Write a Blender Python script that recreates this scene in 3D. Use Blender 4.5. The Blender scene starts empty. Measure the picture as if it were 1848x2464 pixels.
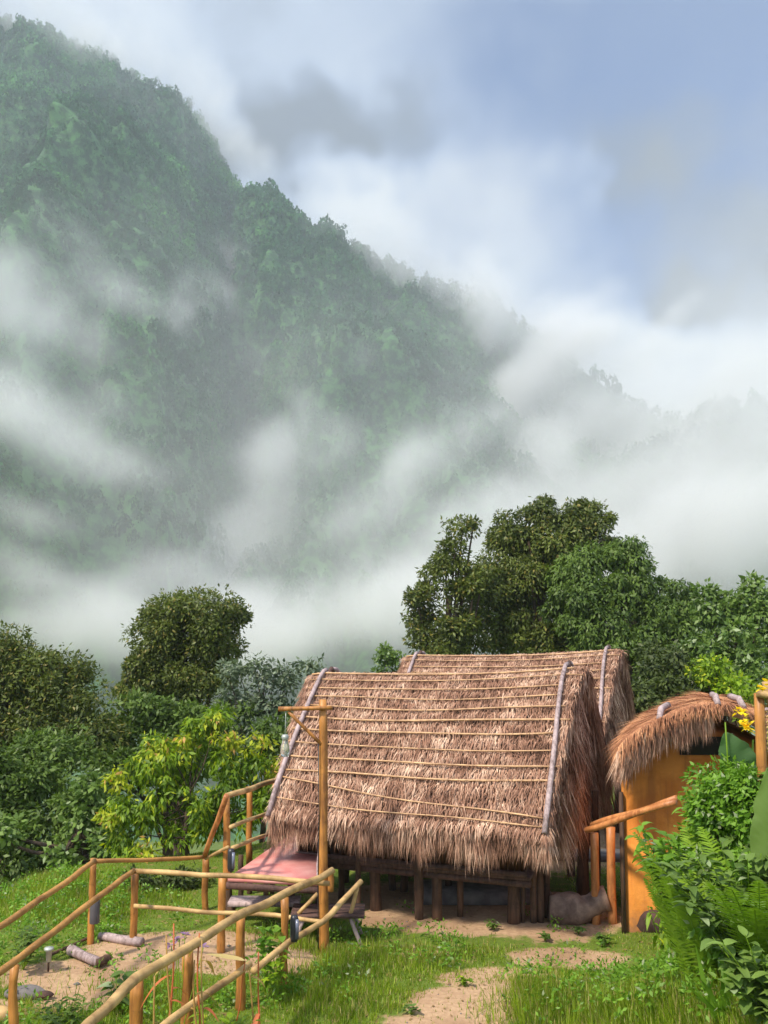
import bpy, math, random
import numpy as np
from mathutils import Vector

# ------------------------------------------------------------------ camera
sc = bpy.context.scene
COL = sc.collection
FPX, CX, CY, HOR = 2400.0, 924.0, 1232.0, 1480.0
EYE = 4.2
PITCH = math.atan((HOR - CY) / FPX)
cp, sp = math.cos(PITCH), math.sin(PITCH)
cam = bpy.data.cameras.new("camera")
cam.sensor_fit = 'VERTICAL'; cam.sensor_height = 36.0; cam.lens = 36.0 * FPX / 2464.0
cam.clip_start = 0.1; cam.clip_end = 9000
camo = bpy.data.objects.new("camera", cam); COL.objects.link(camo)
camo.location = (0, 0, EYE); camo.rotation_euler = (math.radians(90) + PITCH, 0, 0)
sc.camera = camo

def at(px, py, Y):
    """point at forward distance Y that the photograph shows at (px, py)"""
    dx = (px - CX) / FPX; up = (CY - py) / FPX
    y = cp - up * sp; z = sp + up * cp
    t = Y / y
    return np.array((dx * t, Y, EYE + z * t))
def on(px, py, z=0.0):
    """point on the level z that the photograph shows at (px, py)"""
    dx = (px - CX) / FPX; up = (CY - py) / FPX
    y = cp - up * sp; zz = sp + up * cp
    t = (z - EYE) / zz
    return np.array((dx * t, y * t, z))
def proj(P):
    P = np.asarray(P, float)
    Y = P[..., 1]; Z = P[..., 2] - EYE
    d = Y * cp + Z * sp; u = -Y * sp + Z * cp
    return CX + FPX * P[..., 0] / d, CY - FPX * u / d

# ------------------------------------------------------------------ light
sc.view_settings.view_transform = 'Standard'; sc.view_settings.look = 'None'
sc.view_settings.gamma = 1; sc.view_settings.exposure = 0.5
sc.cycles.volume_bounces = 3
sc.cycles.volume_max_steps = 256; sc.cycles.volume_step_rate = 2.5
sc.cycles.max_bounces = 6; sc.cycles.diffuse_bounces = 3; sc.cycles.transmission_bounces = 4
sc.cycles.transparent_max_bounces = 8
sc.cycles.adaptive_threshold = 0.02
SUN = Vector((-0.58, -0.56, 1.0)).normalized()
SUN_EL = math.asin(SUN.z); SUN_AZ = math.atan2(SUN.x, SUN.y)
sl = bpy.data.lights.new("sun", 'SUN'); sl.energy = 3.9; sl.angle = math.radians(5.0); sl.color = (1, 0.90, 0.74)
slo = bpy.data.objects.new("sun", sl); COL.objects.link(slo)
slo.rotation_euler = SUN.to_track_quat('Z', 'Y').to_euler(); slo.location = (-20, -20, 40)

class NT:
    """tiny node-tree writer"""
    def __init__(s, tree): s.t = tree; s.n = tree.nodes; s.l = tree.links
    def new(s, ty, **kw):
        n = s.n.new(ty)
        for k, v in kw.items(): setattr(n, k, v)
        return n
    def put(s, sock, v):
        if v is None: return
        if isinstance(v, bpy.types.NodeSocket): s.l.new(v, sock)
        else:
            if sock.type == 'RGBA' and len(v) == 3: v = (*v, 1)
            sock.default_value = v
    def math(s, op, a, b=None, c=None, clamp=False):
        n = s.new('ShaderNodeMath', operation=op, use_clamp=clamp)
        for i, v in enumerate((a, b, c)): s.put(n.inputs[i], v)
        return n.outputs[0]
    def vec(s, op, a, b=None, c=None):
        n = s.new('ShaderNodeVectorMath', operation=op)
        for i, v in enumerate((a, b, c)): s.put(n.inputs[i], v)
        return n.outputs['Value'] if op in ('LENGTH', 'DOT_PRODUCT', 'DISTANCE') else n.outputs[0]
    def noise(s, vec, scale, detail=3, rough=0.5, dist=0.0):
        n = s.new('ShaderNodeTexNoise'); s.put(n.inputs['Vector'], vec)
        n.inputs['Scale'].default_value = scale; n.inputs['Detail'].default_value = detail
        n.inputs['Roughness'].default_value = rough; n.inputs['Distortion'].default_value = dist
        return n.outputs[0]
    def ramp(s, fac, stops, mode='LINEAR'):
        n = s.new('ShaderNodeValToRGB'); cr = n.color_ramp; cr.interpolation = mode
        while len(cr.elements) < len(stops): cr.elements.new(0.5)
        for e, (p, c) in zip(cr.elements, stops):
            e.position = p; e.color = (*c, 1) if len(c) == 3 else c
        s.put(n.inputs[0], fac); return n.outputs[0]
    def maprange(s, v, a, b, c=0.0, d=1.0, mode='SMOOTHSTEP'):
        n = s.new('ShaderNodeMapRange', interpolation_type=mode)
        for i, x in enumerate((v, a, b, c, d)): s.put(n.inputs[i], x)
        return n.outputs[0]
    def mix(s, f, a, b, mode='MIX'):
        n = s.new('ShaderNodeMix', data_type='RGBA', blend_type=mode)
        s.put(n.inputs[0], f); s.put(n.inputs[6], a); s.put(n.inputs[7], b)
        return n.outputs[2]

def lin(r, g, b):
    f = lambda c: c / 12.92 if c <= 0.04045 else ((c + 0.055) / 1.055) ** 2.4
    return (f(r), f(g), f(b))
def dirv(px, py):
    v = at(px, py, 1000) - np.array((0, 0, EYE)); return tuple(v / np.linalg.norm(v))

world = bpy.data.worlds.new("World"); sc.world = world; world.use_nodes = True
w = NT(world.node_tree); w.n.clear()
wo = w.new('ShaderNodeOutputWorld'); bg = w.new('ShaderNodeBackground'); w.l.new(bg.outputs[0], wo.inputs[0])
sky = w.new('ShaderNodeTexSky', sky_type='NISHITA'); sky.sun_disc = False
sky.sun_elevation = SUN_EL; sky.sun_rotation = SUN_AZ % (2 * math.pi)
tc = w.new('ShaderNodeTexCoord').outputs['Generated']
bluesky = w.vec('MULTIPLY', sky.outputs[0], (0.034, 0.057, 0.094))
# cloud sheet: soft noise plus a few broad banks and gaps at their own bearings
n1 = w.noise(tc, 3.2, 4, 0.5, 0.35); n2 = w.noise(w.vec('ADD', tc, (3.1, 1.7, 5.2)), 7.5, 4, 0.55, 0.3)
wob = w.vec('MULTIPLY_ADD', w.new('ShaderNodeTexNoise').outputs[1], (0, 0, 0), tc)
nn = w.new('ShaderNodeTexNoise'); w.put(nn.inputs['Vector'], tc); nn.inputs['Scale'].default_value = 6; nn.inputs['Detail'].default_value = 3
wob = w.vec('MULTIPLY_ADD', w.vec('SUBTRACT', nn.outputs[1], (0.5, 0.5, 0.5)), (0.42, 0.42, 0.42), tc)
def lobe(px, py, rad, amp):
    d = w.vec('DISTANCE', wob, dirv(px, py))
    return w.math('MULTIPLY', w.maprange(d, rad, 0.0), amp)
def total(ls):
    o = ls[0]
    for x in ls[1:]: o = w.math('ADD', o, x)
    return o
bright = total([w.math('MULTIPLY_ADD', n1, 1.1, -0.12), w.math('MULTIPLY_ADD', n2, 0.7, -0.35),
    lobe(760, 480, .15, .55), lobe(1050, 480, .13, .25), lobe(250, 40, .22, .35), lobe(1600, 540, .05, .35), lobe(1100, 60, .18, .12), lobe(1300, 720, .2, .25),
    lobe(1480, 900, .16, .35), lobe(1500, 1300, .35, .5), lobe(1100, 1250, .4, .25),
    lobe(620, 380, .10, -.60), lobe(760, 350, .11, -.60), lobe(950, 290, .12, -.50), lobe(650, 180, .2, -.12), lobe(1800, 540, .20, -.95), lobe(1640, 470, .15, -.45), lobe(1680, 690, .15, -.30), lobe(1550, 350, .3, -.12)])
cloud = w.ramp(bright, [(0.0, (0.15, 0.17, 0.21)), (0.25, (0.22, 0.26, 0.34)), (0.5, (0.36, 0.42, 0.53)), (0.8, (0.52, 0.57, 0.64)), (1.0, (0.64, 0.67, 0.69))])
gap = w.math('ADD', total([lobe(1900, 130, .42, 1.05), lobe(1560, 200, .36, .40), lobe(1400, 470, .3, .08), lobe(1800, 580, .22, -1.0), lobe(1640, 690, .15, -.4)]), w.math('MULTIPLY_ADD', n2, 0.3, -0.16), clamp=True)
sepz = w.new('ShaderNodeSeparateXYZ'); w.put(sepz.inputs[0], tc)
col = w.mix(gap, cloud, bluesky)
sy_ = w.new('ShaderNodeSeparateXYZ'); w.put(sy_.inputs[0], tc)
sky_fill = w.maprange(w.math('MULTIPLY_ADD', sy_.outputs[1], -1.0, w.math('MULTIPLY', sy_.outputs[2], .6)), -.35, .9, 1.0, 1.9)   # added fill: sky behind the viewer and overhead brightened to lift the shadows
col = w.vec('SCALE', col); w.put(col.node.inputs['Scale'], sky_fill)
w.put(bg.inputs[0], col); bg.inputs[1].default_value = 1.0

# ------------------------------------------------------------------ helpers
rng = np.random.default_rng(7)
random.seed(7)
def tag(o, label=None, cat=None, group=None, kind=None):
    if label: o['label'] = label
    if cat: o['category'] = cat
    if group: o['group'] = group
    if kind: o['kind'] = kind
    return o
def empty(name, loc=(0, 0, 0), label=None, cat=None, group=None):
    o = bpy.data.objects.new(name, None); COL.objects.link(o); o.location = loc
    o.empty_display_size = 0.2
    return tag(o, label, cat, group)
def link(name, me, mat=None, parent=None, loc=None):
    o = bpy.data.objects.new(name, me); COL.objects.link(o)
    if mat: me.materials.append(mat)
    if parent is not None:
        o.parent = parent
        if loc is None:       # mesh is in world space: shift back by the parents' place
            p = Vector((0, 0, 0)); q = parent
            while q is not None: p += q.location; q = q.parent
            o.location = -p
    if loc is not None: o.location = loc
    return o
def npmesh(name, V, F, smooth=True):
    """V (n,3); F (m,k) faces all of k corners, or list of such arrays"""
    me = bpy.data.meshes.new(name)
    Fs = F if isinstance(F, list) else [F]
    Fs = [np.asarray(f, np.int32) for f in Fs if len(f)]
    V = np.asarray(V, np.float32)
    idx = np.concatenate([f.ravel() for f in Fs]); tot = np.concatenate([np.full(len(f), f.shape[1], np.int32) for f in Fs])
    st = np.concatenate([[0], np.cumsum(tot)[:-1]]).astype(np.int32)
    me.vertices.add(len(V)); me.vertices.foreach_set('co', V.ravel())
    me.loops.add(len(idx)); me.loops.foreach_set('vertex_index', idx)
    me.polygons.add(len(tot)); me.polygons.foreach_set('loop_start', st); me.polygons.foreach_set('loop_total', tot)
    if smooth: me.polygons.foreach_set('use_smooth', np.ones(len(tot), bool))
    me.update(calc_edges=True); me.validate()
    return me
class MB:
    """collects pieces that make ONE mesh"""
    def __init__(s): s.V = []; s.Q = []; s.T = []; s.n = 0
    def add(s, V, Q=None, T=None):
        V = np.asarray(V, float).reshape(-1, 3); s.V.append(V)
        if Q is not None and len(Q): s.Q.append(np.asarray(Q) + s.n)
        if T is not None and len(T): s.T.append(np.asarray(T) + s.n)
        s.n += len(V); return s
    def box(s, c, sx, sy, sz, ax=None):
        """box centred at c; ax = optional 3 axes rows"""
        A = np.eye(3) if ax is None else np.asarray(ax, float)
        k = np.array([[a, b, d] for a in (-.5, .5) for b in (-.5, .5) for d in (-.5, .5)]) * (sx, sy, sz)
        V = np.asarray(c, float) + k @ A
        s.add(V, [[0, 1, 3, 2], [4, 6, 7, 5], [0, 4, 5, 1], [2, 3, 7, 6], [0, 2, 6, 4], [1, 5, 7, 3]]); return s
    def tube(s, pts, rad, n=9, cap=True, wob=0.0):
        P = np.asarray(pts, float); m = len(P); R = np.broadcast_to(np.asarray(rad, float), (m,))
        T = np.gradient(P, axis=0); T /= np.linalg.norm(T, axis=1)[:, None] + 1e-9
        ref = np.array((0, 0, 1.)) if abs(T[0, 2]) < .8 else np.array((1., 0, 0))
        V = []
        for i in range(m):
            a = np.cross(T[i], ref); a /= np.linalg.norm(a); b = np.cross(T[i], a)
            th = np.linspace(0, 2 * np.pi, n, endpoint=False)
            r = R[i] * (1 + wob * rng.uniform(-1, 1, n))
            V.append(P[i] + np.outer(np.cos(th) * r, a) + np.outer(np.sin(th) * r, b))
        V = np.concatenate(V); Q = []
        for i in range(m - 1):
            for j in range(n):
                Q.append([i * n + j, i * n + (j + 1) % n, (i + 1) * n + (j + 1) % n, (i + 1) * n + j])
        Tt = []
        if cap:
            V = np.concatenate([V, P[:1] , P[-1:]]); c0, c1 = m * n, m * n + 1
            for j in range(n):
                Tt.append([c0, (j + 1) % n, j]); Tt.append([c1, (m - 1) * n + j, (m - 1) * n + (j + 1) % n])
        s.add(V, Q, Tt); return s
    def pole(s, a, b, r0, r1=None, seg=7, bend=0.02, n=9, knots=0.06):
        """rough straight-ish pole"""
        a = np.asarray(a, float); b = np.asarray(b, float); r1 = r0 if r1 is None else r1
        t = np.linspace(0, 1, seg)[:, None]; L = np.linalg.norm(b - a)
        P = a + (b - a) * t + np.sin(t * np.pi * rng.uniform(1, 2.2) + rng.uniform(0, 3)) * rng.normal(0, 1, 3) * bend * min(L, 2.5) * np.sin(t * np.pi) 
        R = (r0 + (r1 - r0) * t[:, 0]) * (1 + knots * rng.normal(0, 1, seg))
        return s.tube(P, R, n, True, 0.05)
    def build(s, name, mat=None, parent=None, smooth=True):
        F = []
        if s.Q: F.append(np.concatenate(s.Q))
        if s.T: F.append(np.concatenate(s.T))
        return link(name, npmesh(name, np.concatenate(s.V), F, smooth), mat, parent)

def vnoise(x, y, seed=0):
    xi = np.floor(x).astype(np.int64); yi = np.floor(y).astype(np.int64); xf = x - xi; yf = y - yi
    u = xf * xf * (3 - 2 * xf); v = yf * yf * (3 - 2 * yf)
    def h(a, b):
        k = (a * 374761393 + b * 668265263 + seed * 1442695041) & 0xffffffff
        k = ((k ^ (k >> 13)) * 1274126177) & 0xffffffff
        return ((k ^ (k >> 16)) & 0xffff) / 65535.0
    return (h(xi, yi) * (1 - u) + h(xi + 1, yi) * u) * (1 - v) + (h(xi, yi + 1) * (1 - u) + h(xi + 1, yi + 1) * u) * v
def fbm(x, y, seed=0, oct=4):
    s = 0; a = 0.5
    for i in range(oct): s = s + a * (vnoise(x, y, seed + i) - 0.5); x = x * 2.03; y = y * 2.03; a *= 0.5
    return s
def sstep(a, b, x):
    t = np.clip((x - a) / (b - a), 0, 1); return t * t * (3 - 2 * t)

def mat_new(name):
    m = bpy.data.materials.new(name); m.use_nodes = True
    t = NT(m.node_tree); b = t.n['Principled BSDF']; return m, t, b
def mat_leaf(name, dark, light, extra=None, trans=0.35, rough=0.5, scale=0.6, efrac=0.1):
    """leaves: each leaf its own green between dark and light; extra = a colour of a few leaves"""
    m, t, b = mat_new(name)
    geo = t.new('ShaderNodeNewGeometry'); rnd = geo.outputs['Random Per Island']
    n = t.noise(geo.outputs['Position'], scale, 2)
    f = t.math('ADD', t.math('MULTIPLY', rnd, 0.65), t.math('MULTIPLY_ADD', n, 1.3, -0.45), clamp=True)
    c = t.mix(f, dark, light)
    if extra:
        g = t.math('FRACT', t.math('MULTIPLY', rnd, 17.31)); c = t.mix(t.math('LESS_THAN', g, efrac), c, extra)
    t.put(b.inputs['Base Color'], c); b.inputs['Roughness'].default_value = rough
    b.inputs['Specular IOR Level'].default_value = 0.35
    tr = t.new('ShaderNodeBsdfTranslucent'); t.put(tr.inputs[0], t.mix(0.5, c, t.vec('MULTIPLY', c, (1.3, 1.5, 0.5))))
    mx = t.new('ShaderNodeMixShader'); mx.inputs[0].default_value = trans
    t.l.new(b.outputs[0], mx.inputs[1]); t.l.new(tr.outputs[0], mx.inputs[2])
    t.l.new(mx.outputs[0], t.n['Material Output'].inputs[0]); return m
def mat_wood(name, c1, c2, rough=0.6, sc_=(25, 25, 2.5), bump=0.3):
    m, t, b = mat_new(name)
    tcn = t.new('ShaderNodeTexCoord').outputs['Object']
    g = t.noise(t.vec('MULTIPLY', tcn, sc_), 1.0, 4, 0.6, 0.4); g2 = t.noise(tcn, 3.5, 3)
    f = t.math('ADD', t.math('MULTIPLY', g, 0.7), t.math('MULTIPLY', g2, 0.5))
    c = t.mix(t.maprange(f, 0.35, 0.8), c1, c2)
    st_ = t.math('MULTIPLY', t.maprange(t.noise(tcn, 9, 4, .7), .56, .70), .5); c = t.mix(st_, c, tuple(x * .5 for x in c1))
    t.put(b.inputs['Base Color'], c); b.inputs['Roughness'].default_value = rough
    bp = t.new('ShaderNodeBump'); bp.inputs['Strength'].default_value = bump; bp.inputs['Distance'].default_value = 0.01
    t.put(bp.inputs['Height'], g); t.l.new(bp.outputs[0], b.inputs['Normal']); return m

# ------------------------------------------------------------------ ground sheet
def G(x, y):
    x = np.asarray(x, float); y = np.asarray(y, float)
    edge = 18.0 + 0.9 * np.clip(x + 4, -6, 12) + 1.5 * np.sin(x * .6)
    z = -np.clip(y - edge, 0, 400) * 0.38 * sstep(0, 5, y - edge)
    z = np.maximum(z, -62 + 3 * fbm(x / 40, y / 40, 3))
    bank = 1.55 * sstep(1.1, 3.4, x - 0.12 * (y - 8)) * (1 - sstep(9.3, 12.2, y)) 
    z = z + bank
    z = z + 0.75 * (1 - sstep(3.5, 8.6, y)) * sstep(-1.8, 1.0, x)
    z = z + 0.10 * fbm(x / 1.3, y / 1.3, 11) * (y < 60) - 0.0
    left = sstep(-4.6, -8.5, x) * -1.3
    return z + left * (y < 400)
gx = np.concatenate([np.linspace(-1100, -60, 40), np.linspace(-55, -14, 40), np.arange(-13.5, 13.6, 0.16), np.linspace(14, 55, 40), np.linspace(60, 1200, 44)])
gy = np.concatenate([np.linspace(-40, 2, 20), np.arange(2.4, 24, 0.16), np.linspace(24.5, 60, 50), np.linspace(64, 420, 50), np.linspace(440, 1300, 40)])
XX, YY = np.meshgrid(gx, gy); ZZ = G(XX, YY)
nx, ny = len(gx), len(gy)
ii = np.arange(nx * ny).reshape(ny, nx)
gq = np.stack([ii[:-1, :-1], ii[:-1, 1:], ii[1:, 1:], ii[1:, :-1]], -1).reshape(-1, 4)
mg, t, b = mat_new("soil_and_grass")
pos = t.new('ShaderNodeNewGeometry').outputs['Position']
flat = t.vec('MULTIPLY', pos, (1, 1, 0))
na = t.noise(flat, 1.1, 5, 0.6, 0.3); nb = t.noise(flat, 14, 4, 0.6); nc = t.noise(flat, 0.35, 3)
soil = t.mix(nb, lin(.52, .40, .31), lin(.80, .68, .55)); soil = t.mix(t.maprange(na, .4, .7), soil, lin(.60, .48, .38))
grs = t.mix(nb, (0.06, 0.10, 0.015), (0.16, 0.22, 0.035)); grs = t.mix(t.maprange(t.noise(flat, 5, 4, .65), .55, .75), grs, lin(.60, .46, .34))
def spot(cx, cy, rx, ry, amp, ang=0.0):
    v = t.vec('SUBTRACT', flat, (cx, cy, 0)); 
    mp = t.new('ShaderNodeMapping'); mp.inputs['Rotation'].default_value = (0, 0, -ang); t.put(mp.inputs[0], v)
    d = t.vec('LENGTH', t.vec('MULTIPLY', mp.outputs[0], (1 / rx, 1 / ry, 0)))
    return t.math('MULTIPLY', t.maprange(d, 1.0, 0.45), amp)
P_SOIL = [(0.42, 10.2, 0.8, 1.3, 1.0, 0), (0.3, 9.0, .7, 1.2, 1.0, 0), (0.85, 11.2, .85, .9, .9, 0), (1.4, 12.0, 1.1, .7, .85, 0), (2.3, 12.8, 1.2, .6, .75, 0), (1.2, 14.9, 3.3, 1.7, .95, -.3), (0.0, 13.1, 1.5, .45, .5, 0), (1.8, 19, 5, 3.2, .9, 0),
          (-2.5, 13.1, 1.7, .95, 1.3, 0), (-3.6, 12.2, 1.2, .8, 1.3, 0), (-1.7, 12.7, 1.3, .75, 1.2, 0), (-3.4, 11.5, .8, .6, 1.1, 0), (-4.3, 11.2, .7, .5, .8, 0), (-0.1, 9.0, .8, .35, .9, 0.0), (-3.9, 9.3, .6, .6, .9, 0)]
so = None
for q in P_SOIL:
    k = spot(*q); so = k if so is None else t.math('MAXIMUM', so, k)
nd = t.noise(flat, 4.5, 4, .65)
f = t.math('ADD', t.math('ADD', so, t.math('MULTIPLY_ADD', na, 1.2, -0.62)), t.math('MULTIPLY_ADD', nd, .9, -.45), clamp=True)
t.put(b.inputs['Base Color'], t.mix(t.maprange(f, .3, .62), grs, soil)); b.inputs['Roughness'].default_value = 0.95
b.inputs['Specular IOR Level'].default_value = 0.1
bp = t.new('ShaderNodeBump'); bp.inputs['Strength'].default_value = .6; bp.inputs['Distance'].default_value = .03; t.put(bp.inputs['Height'], nb); t.l.new(bp.outputs[0], b.inputs['Normal'])
ground = link("ground", npmesh("ground", np.stack([XX.ravel(), YY.ravel(), ZZ.ravel()], 1), gq), mg)
tag(ground, kind='structure')
def soilness(x, y):
    s = np.zeros_like(x)
    for cx, cy, rx, ry, amp, ang in P_SOIL:
        dx = x - cx; dy = y - cy; c, sn = math.cos(-ang), math.sin(-ang)
        u = (dx * c - dy * sn) / rx; v = (dx * sn + dy * c) / ry
        s = np.maximum(s, amp * sstep(1.0, .45, np.hypot(u, v)))
    return s

# ------------------------------------------------------------------ mountain
RID = [(-700, -420, 1120), (-300, -170, 1060), (0, 75, 1000), (130, 110, 985), (230, 140, 975), (350, 195, 960), (450, 260, 940), (515, 350, 925), (550, 440, 905), (600, 500, 880), (700, 550, 860), (830, 625, 830),
       (940, 655, 810), (1060, 700, 790), (1190, 735, 770), (1370, 870, 745), (1520, 975, 725), (1700, 1060, 700), (1900, 1120, 690), (2300, 1120, 670), (2800, 1280, 660)]
rp = np.array([at(*r) for r in RID]); 
rl = np.concatenate([[0], np.cumsum(np.linalg.norm(np.diff(rp, axis=0), axis=1))])
NU, NV = 420, 300
uu = np.linspace(0, rl[-1], NU)
ridge = np.stack([np.interp(uu, rl, rp[:, k]) for k in range(3)], 1)
base = np.array([at(px, 1640, 300) for px in np.interp(uu, rl, [r[0] for r in RID])])
base[:, 0] = np.interp(uu, rl, [at(r[0], 1500, 300)[0] * 1.25 for r in RID]); base[:, 2] = -70
vv = np.linspace(-0.35, 1, NV)
U, Vv = np.meshgrid(np.arange(NU), vv, indexing='ij')
def mt(v, r, bs):
    p = r + (bs - r) * np.abs(v)[..., None] * np.where(v < 0, 0.75, 1)[..., None]
    return p
R3 = ridge[:, None, :]; B3 = base[:, None, :]
Vc = np.clip(vv, 0, 1)[None, :, None]
M = R3 * (1 - Vc) + B3 * Vc
back = np.clip(-vv, 0, 1)[None, :, None]
M = M + back * np.array((60, 700, -900.)) 
# profile: convex shoulder, gullies running downslope, knolls
sh = (Vc[..., 0] * (1 - Vc[..., 0])) 
ul = uu[:, None] / 100.0
gul = fbm(ul * 0.9 + 0.5 * Vc[..., 0], Vc[..., 0] * 1.5 + 0 * ul, 21, 4)
kn = fbm(M[..., 0] / 90, M[..., 2] / 70, 31, 4)
env = sstep(0, .12, Vc[..., 0]) * sstep(1.0, .85, Vc[..., 0])
M[..., 1] -= env * (150 * gul + 110 * kn) + sh * 60
M[..., 2] += env * (75 * gul + 50 * kn) + sh * 120 * np.clip((ridge[:, 2:3] - 150) / 450, 0, 1)
mq = np.arange(NU * NV).reshape(NU, NV)
mq = np.stack([mq[:-1, :-1], mq[1:, :-1], mq[1:, 1:], mq[:-1, 1:]], -1).reshape(-1, 4)
mm, t, b = mat_new("forest_floor")
p_ = t.new('ShaderNodeNewGeometry').outputs['Position']
t.put(b.inputs['Base Color'], t.mix(t.maprange(t.noise(p_, 0.16, 4, .7), .4, .62), (0.016, 0.050, 0.020), (0.06, 0.17, 0.045))); b.inputs['Roughness'].default_value = 1
mountain = link("mountain", npmesh("mountain", M.reshape(-1, 3), mq), mm); tag(mountain, kind='structure')

# forest canopy on it
MPX, MPY = proj(M)
def tree_template(k, nq):
    r = np.random.default_rng(100 + k)
    d = r.normal(0, 1, (nq, 3)); d[:, 2] = np.abs(d[:, 2]) * 1.0 - 0.25; d /= np.linalg.norm(d, axis=1)[:, None]
    lump = 0.78 + 0.28 * np.sin(3 * d[:, 0] + k) * np.cos(4 * d[:, 1] + 2 * k) + r.uniform(-.12, .12, nq)
    c = d * lump[:, None] * (1, 1, 1.15)
    nrm = d + r.normal(0, .55, (nq, 3)); nrm /= np.linalg.norm(nrm, axis=1)[:, None]
    a = np.cross(nrm, r.normal(0, 1, (nq, 3))); a /= np.linalg.norm(a, axis=1)[:, None]; bb = np.cross(nrm, a)
    s = r.uniform(.13, .27, nq)[:, None]
    V = np.stack([c - a * s, c - bb * s * .8, c + a * s, c + bb * s * .8], 1).reshape(-1, 3)
    return V, np.arange(nq * 4).reshape(-1, 4)
TM = [tree_template(k, 64) for k in range(6)]
def forest(area_per):
    A = M[:-1, :-1]; e1 = M[1:, :-1] - A; e2 = M[:-1, 1:] - A
    ar = np.linalg.norm(np.cross(e1, e2), axis=2)
    vis = (MPX[:-1, :-1] > -60) & (MPX[:-1, :-1] < 1910) & (MPY[:-1, :-1] < 1560) & (MPY[:-1, :-1] > -80) & (vv[None, :-1] > -0.03)
    n = rng.poisson(ar * vis / area_per)
    i, j = np.nonzero(n); i = np.repeat(i, n[i, j]); j = np.repeat(j, n[n.nonzero()[0], n.nonzero()[1]]) if False else np.repeat(np.nonzero(n)[1], n[np.nonzero(n)])
    N = len(i); s = rng.uniform(0, 1, (N, 1)); q = rng.uniform(0, 1, (N, 1))
    P = A[i, j] + e1[i, j] * s + e2[i, j] * q
    big = fbm(P[:, 0] / 60, P[:, 2] / 60, 77)
    h = 2.5 + 3.6 * rng.random(N) ** 3 + 2.5 * big
    h = h * np.clip(P[:, 1] / 750, .55, 1.1)
    return P, np.clip(h, 1.7, 8)
FP, FH = forest(40)
print("forest trees", len(FP))
Vs, Fs, off = [], [], 0
tid = rng.integers(0, 6, len(FP))
for k in range(6):
    sel = tid == k; P = FP[sel]; h = FH[sel]; V, F = TM[k]; n = len(P)
    a = rng.uniform(0, 6.28, n); ca, sa = np.cos(a), np.sin(a)
    X = V[None, :, 0] * ca[:, None] - V[None, :, 1] * sa[:, None]; Yv = V[None, :, 0] * sa[:, None] + V[None, :, 1] * ca[:, None]
    W = np.stack([X, Yv, np.broadcast_to(V[None, :, 2], X.shape)], -1) * h[:, None, None] * np.array((1, 1, 1.55)) + P[:, None] + np.array((0, 0, 1.))* (h[:, None, None] * .8)
    Vs.append(W.reshape(-1, 3)); Fs.append((F[None] + (np.arange(n) * len(V))[:, None, None]).reshape(-1, 4) + off); off += n * len(V)
mf, t, b = mat_new("distant_foliage")
ge = t.new('ShaderNodeNewGeometry')
nA = t.noise(ge.outputs['Position'], 0.012, 4, 0.6); nB = t.noise(ge.outputs['Position'], 0.09, 2)
f = t.math('ADD', t.math('MULTIPLY_ADD', nA, 1.6, -0.55), t.math('ADD', t.math('MULTIPLY', ge.outputs['Random Per Island'], .2), t.math('MULTIPLY_ADD', nB, .8, -.4)), clamp=True)
c = t.ramp(f, [(0, (0.012, 0.036, 0.016)), (.4, (0.028, 0.108, 0.036)), (.75, (0.085, 0.26, 0.055)), (1, (0.19, 0.38, 0.075))])
t.put(b.inputs['Base Color'], c); b.inputs['Roughness'].default_value = .8; b.inputs['Specular IOR Level'].default_value = .15
fo = link("mountain_forest", npmesh("mountain_forest", np.concatenate(Vs), np.concatenate(Fs), False), mf)
tag(fo, "dense green forest covering the misty mountain slope behind the huts", "forest", kind='stuff')

# ------------------------------------------------------------------ mist and haze
def surfY(px, py):
    d = (MPX - px) ** 2 + (MPY - py) ** 2; d[:, vv < 0] = 1e12
    k = np.unravel_index(np.argmin(d), d.shape)
    return M[k][1] if d[k] < 80 ** 2 else None
mb_ = bpy.data.materials.new("mist"); mb_.use_nodes = True
mt_ = NT(mb_.node_tree); mt_.n.clear()
vo = mt_.new('ShaderNodeOutputMaterial'); pv = mt_.new('ShaderNodeVolumePrincipled')
pv.inputs['Color'].default_value = (1.0, 1.0, 1.0, 1); pv.inputs['Density'].default_value = 1.0
pv.inputs['Anisotropy'].default_value = -0.12
mt_.l.new(pv.outputs[0], vo.inputs['Volume'])
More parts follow.
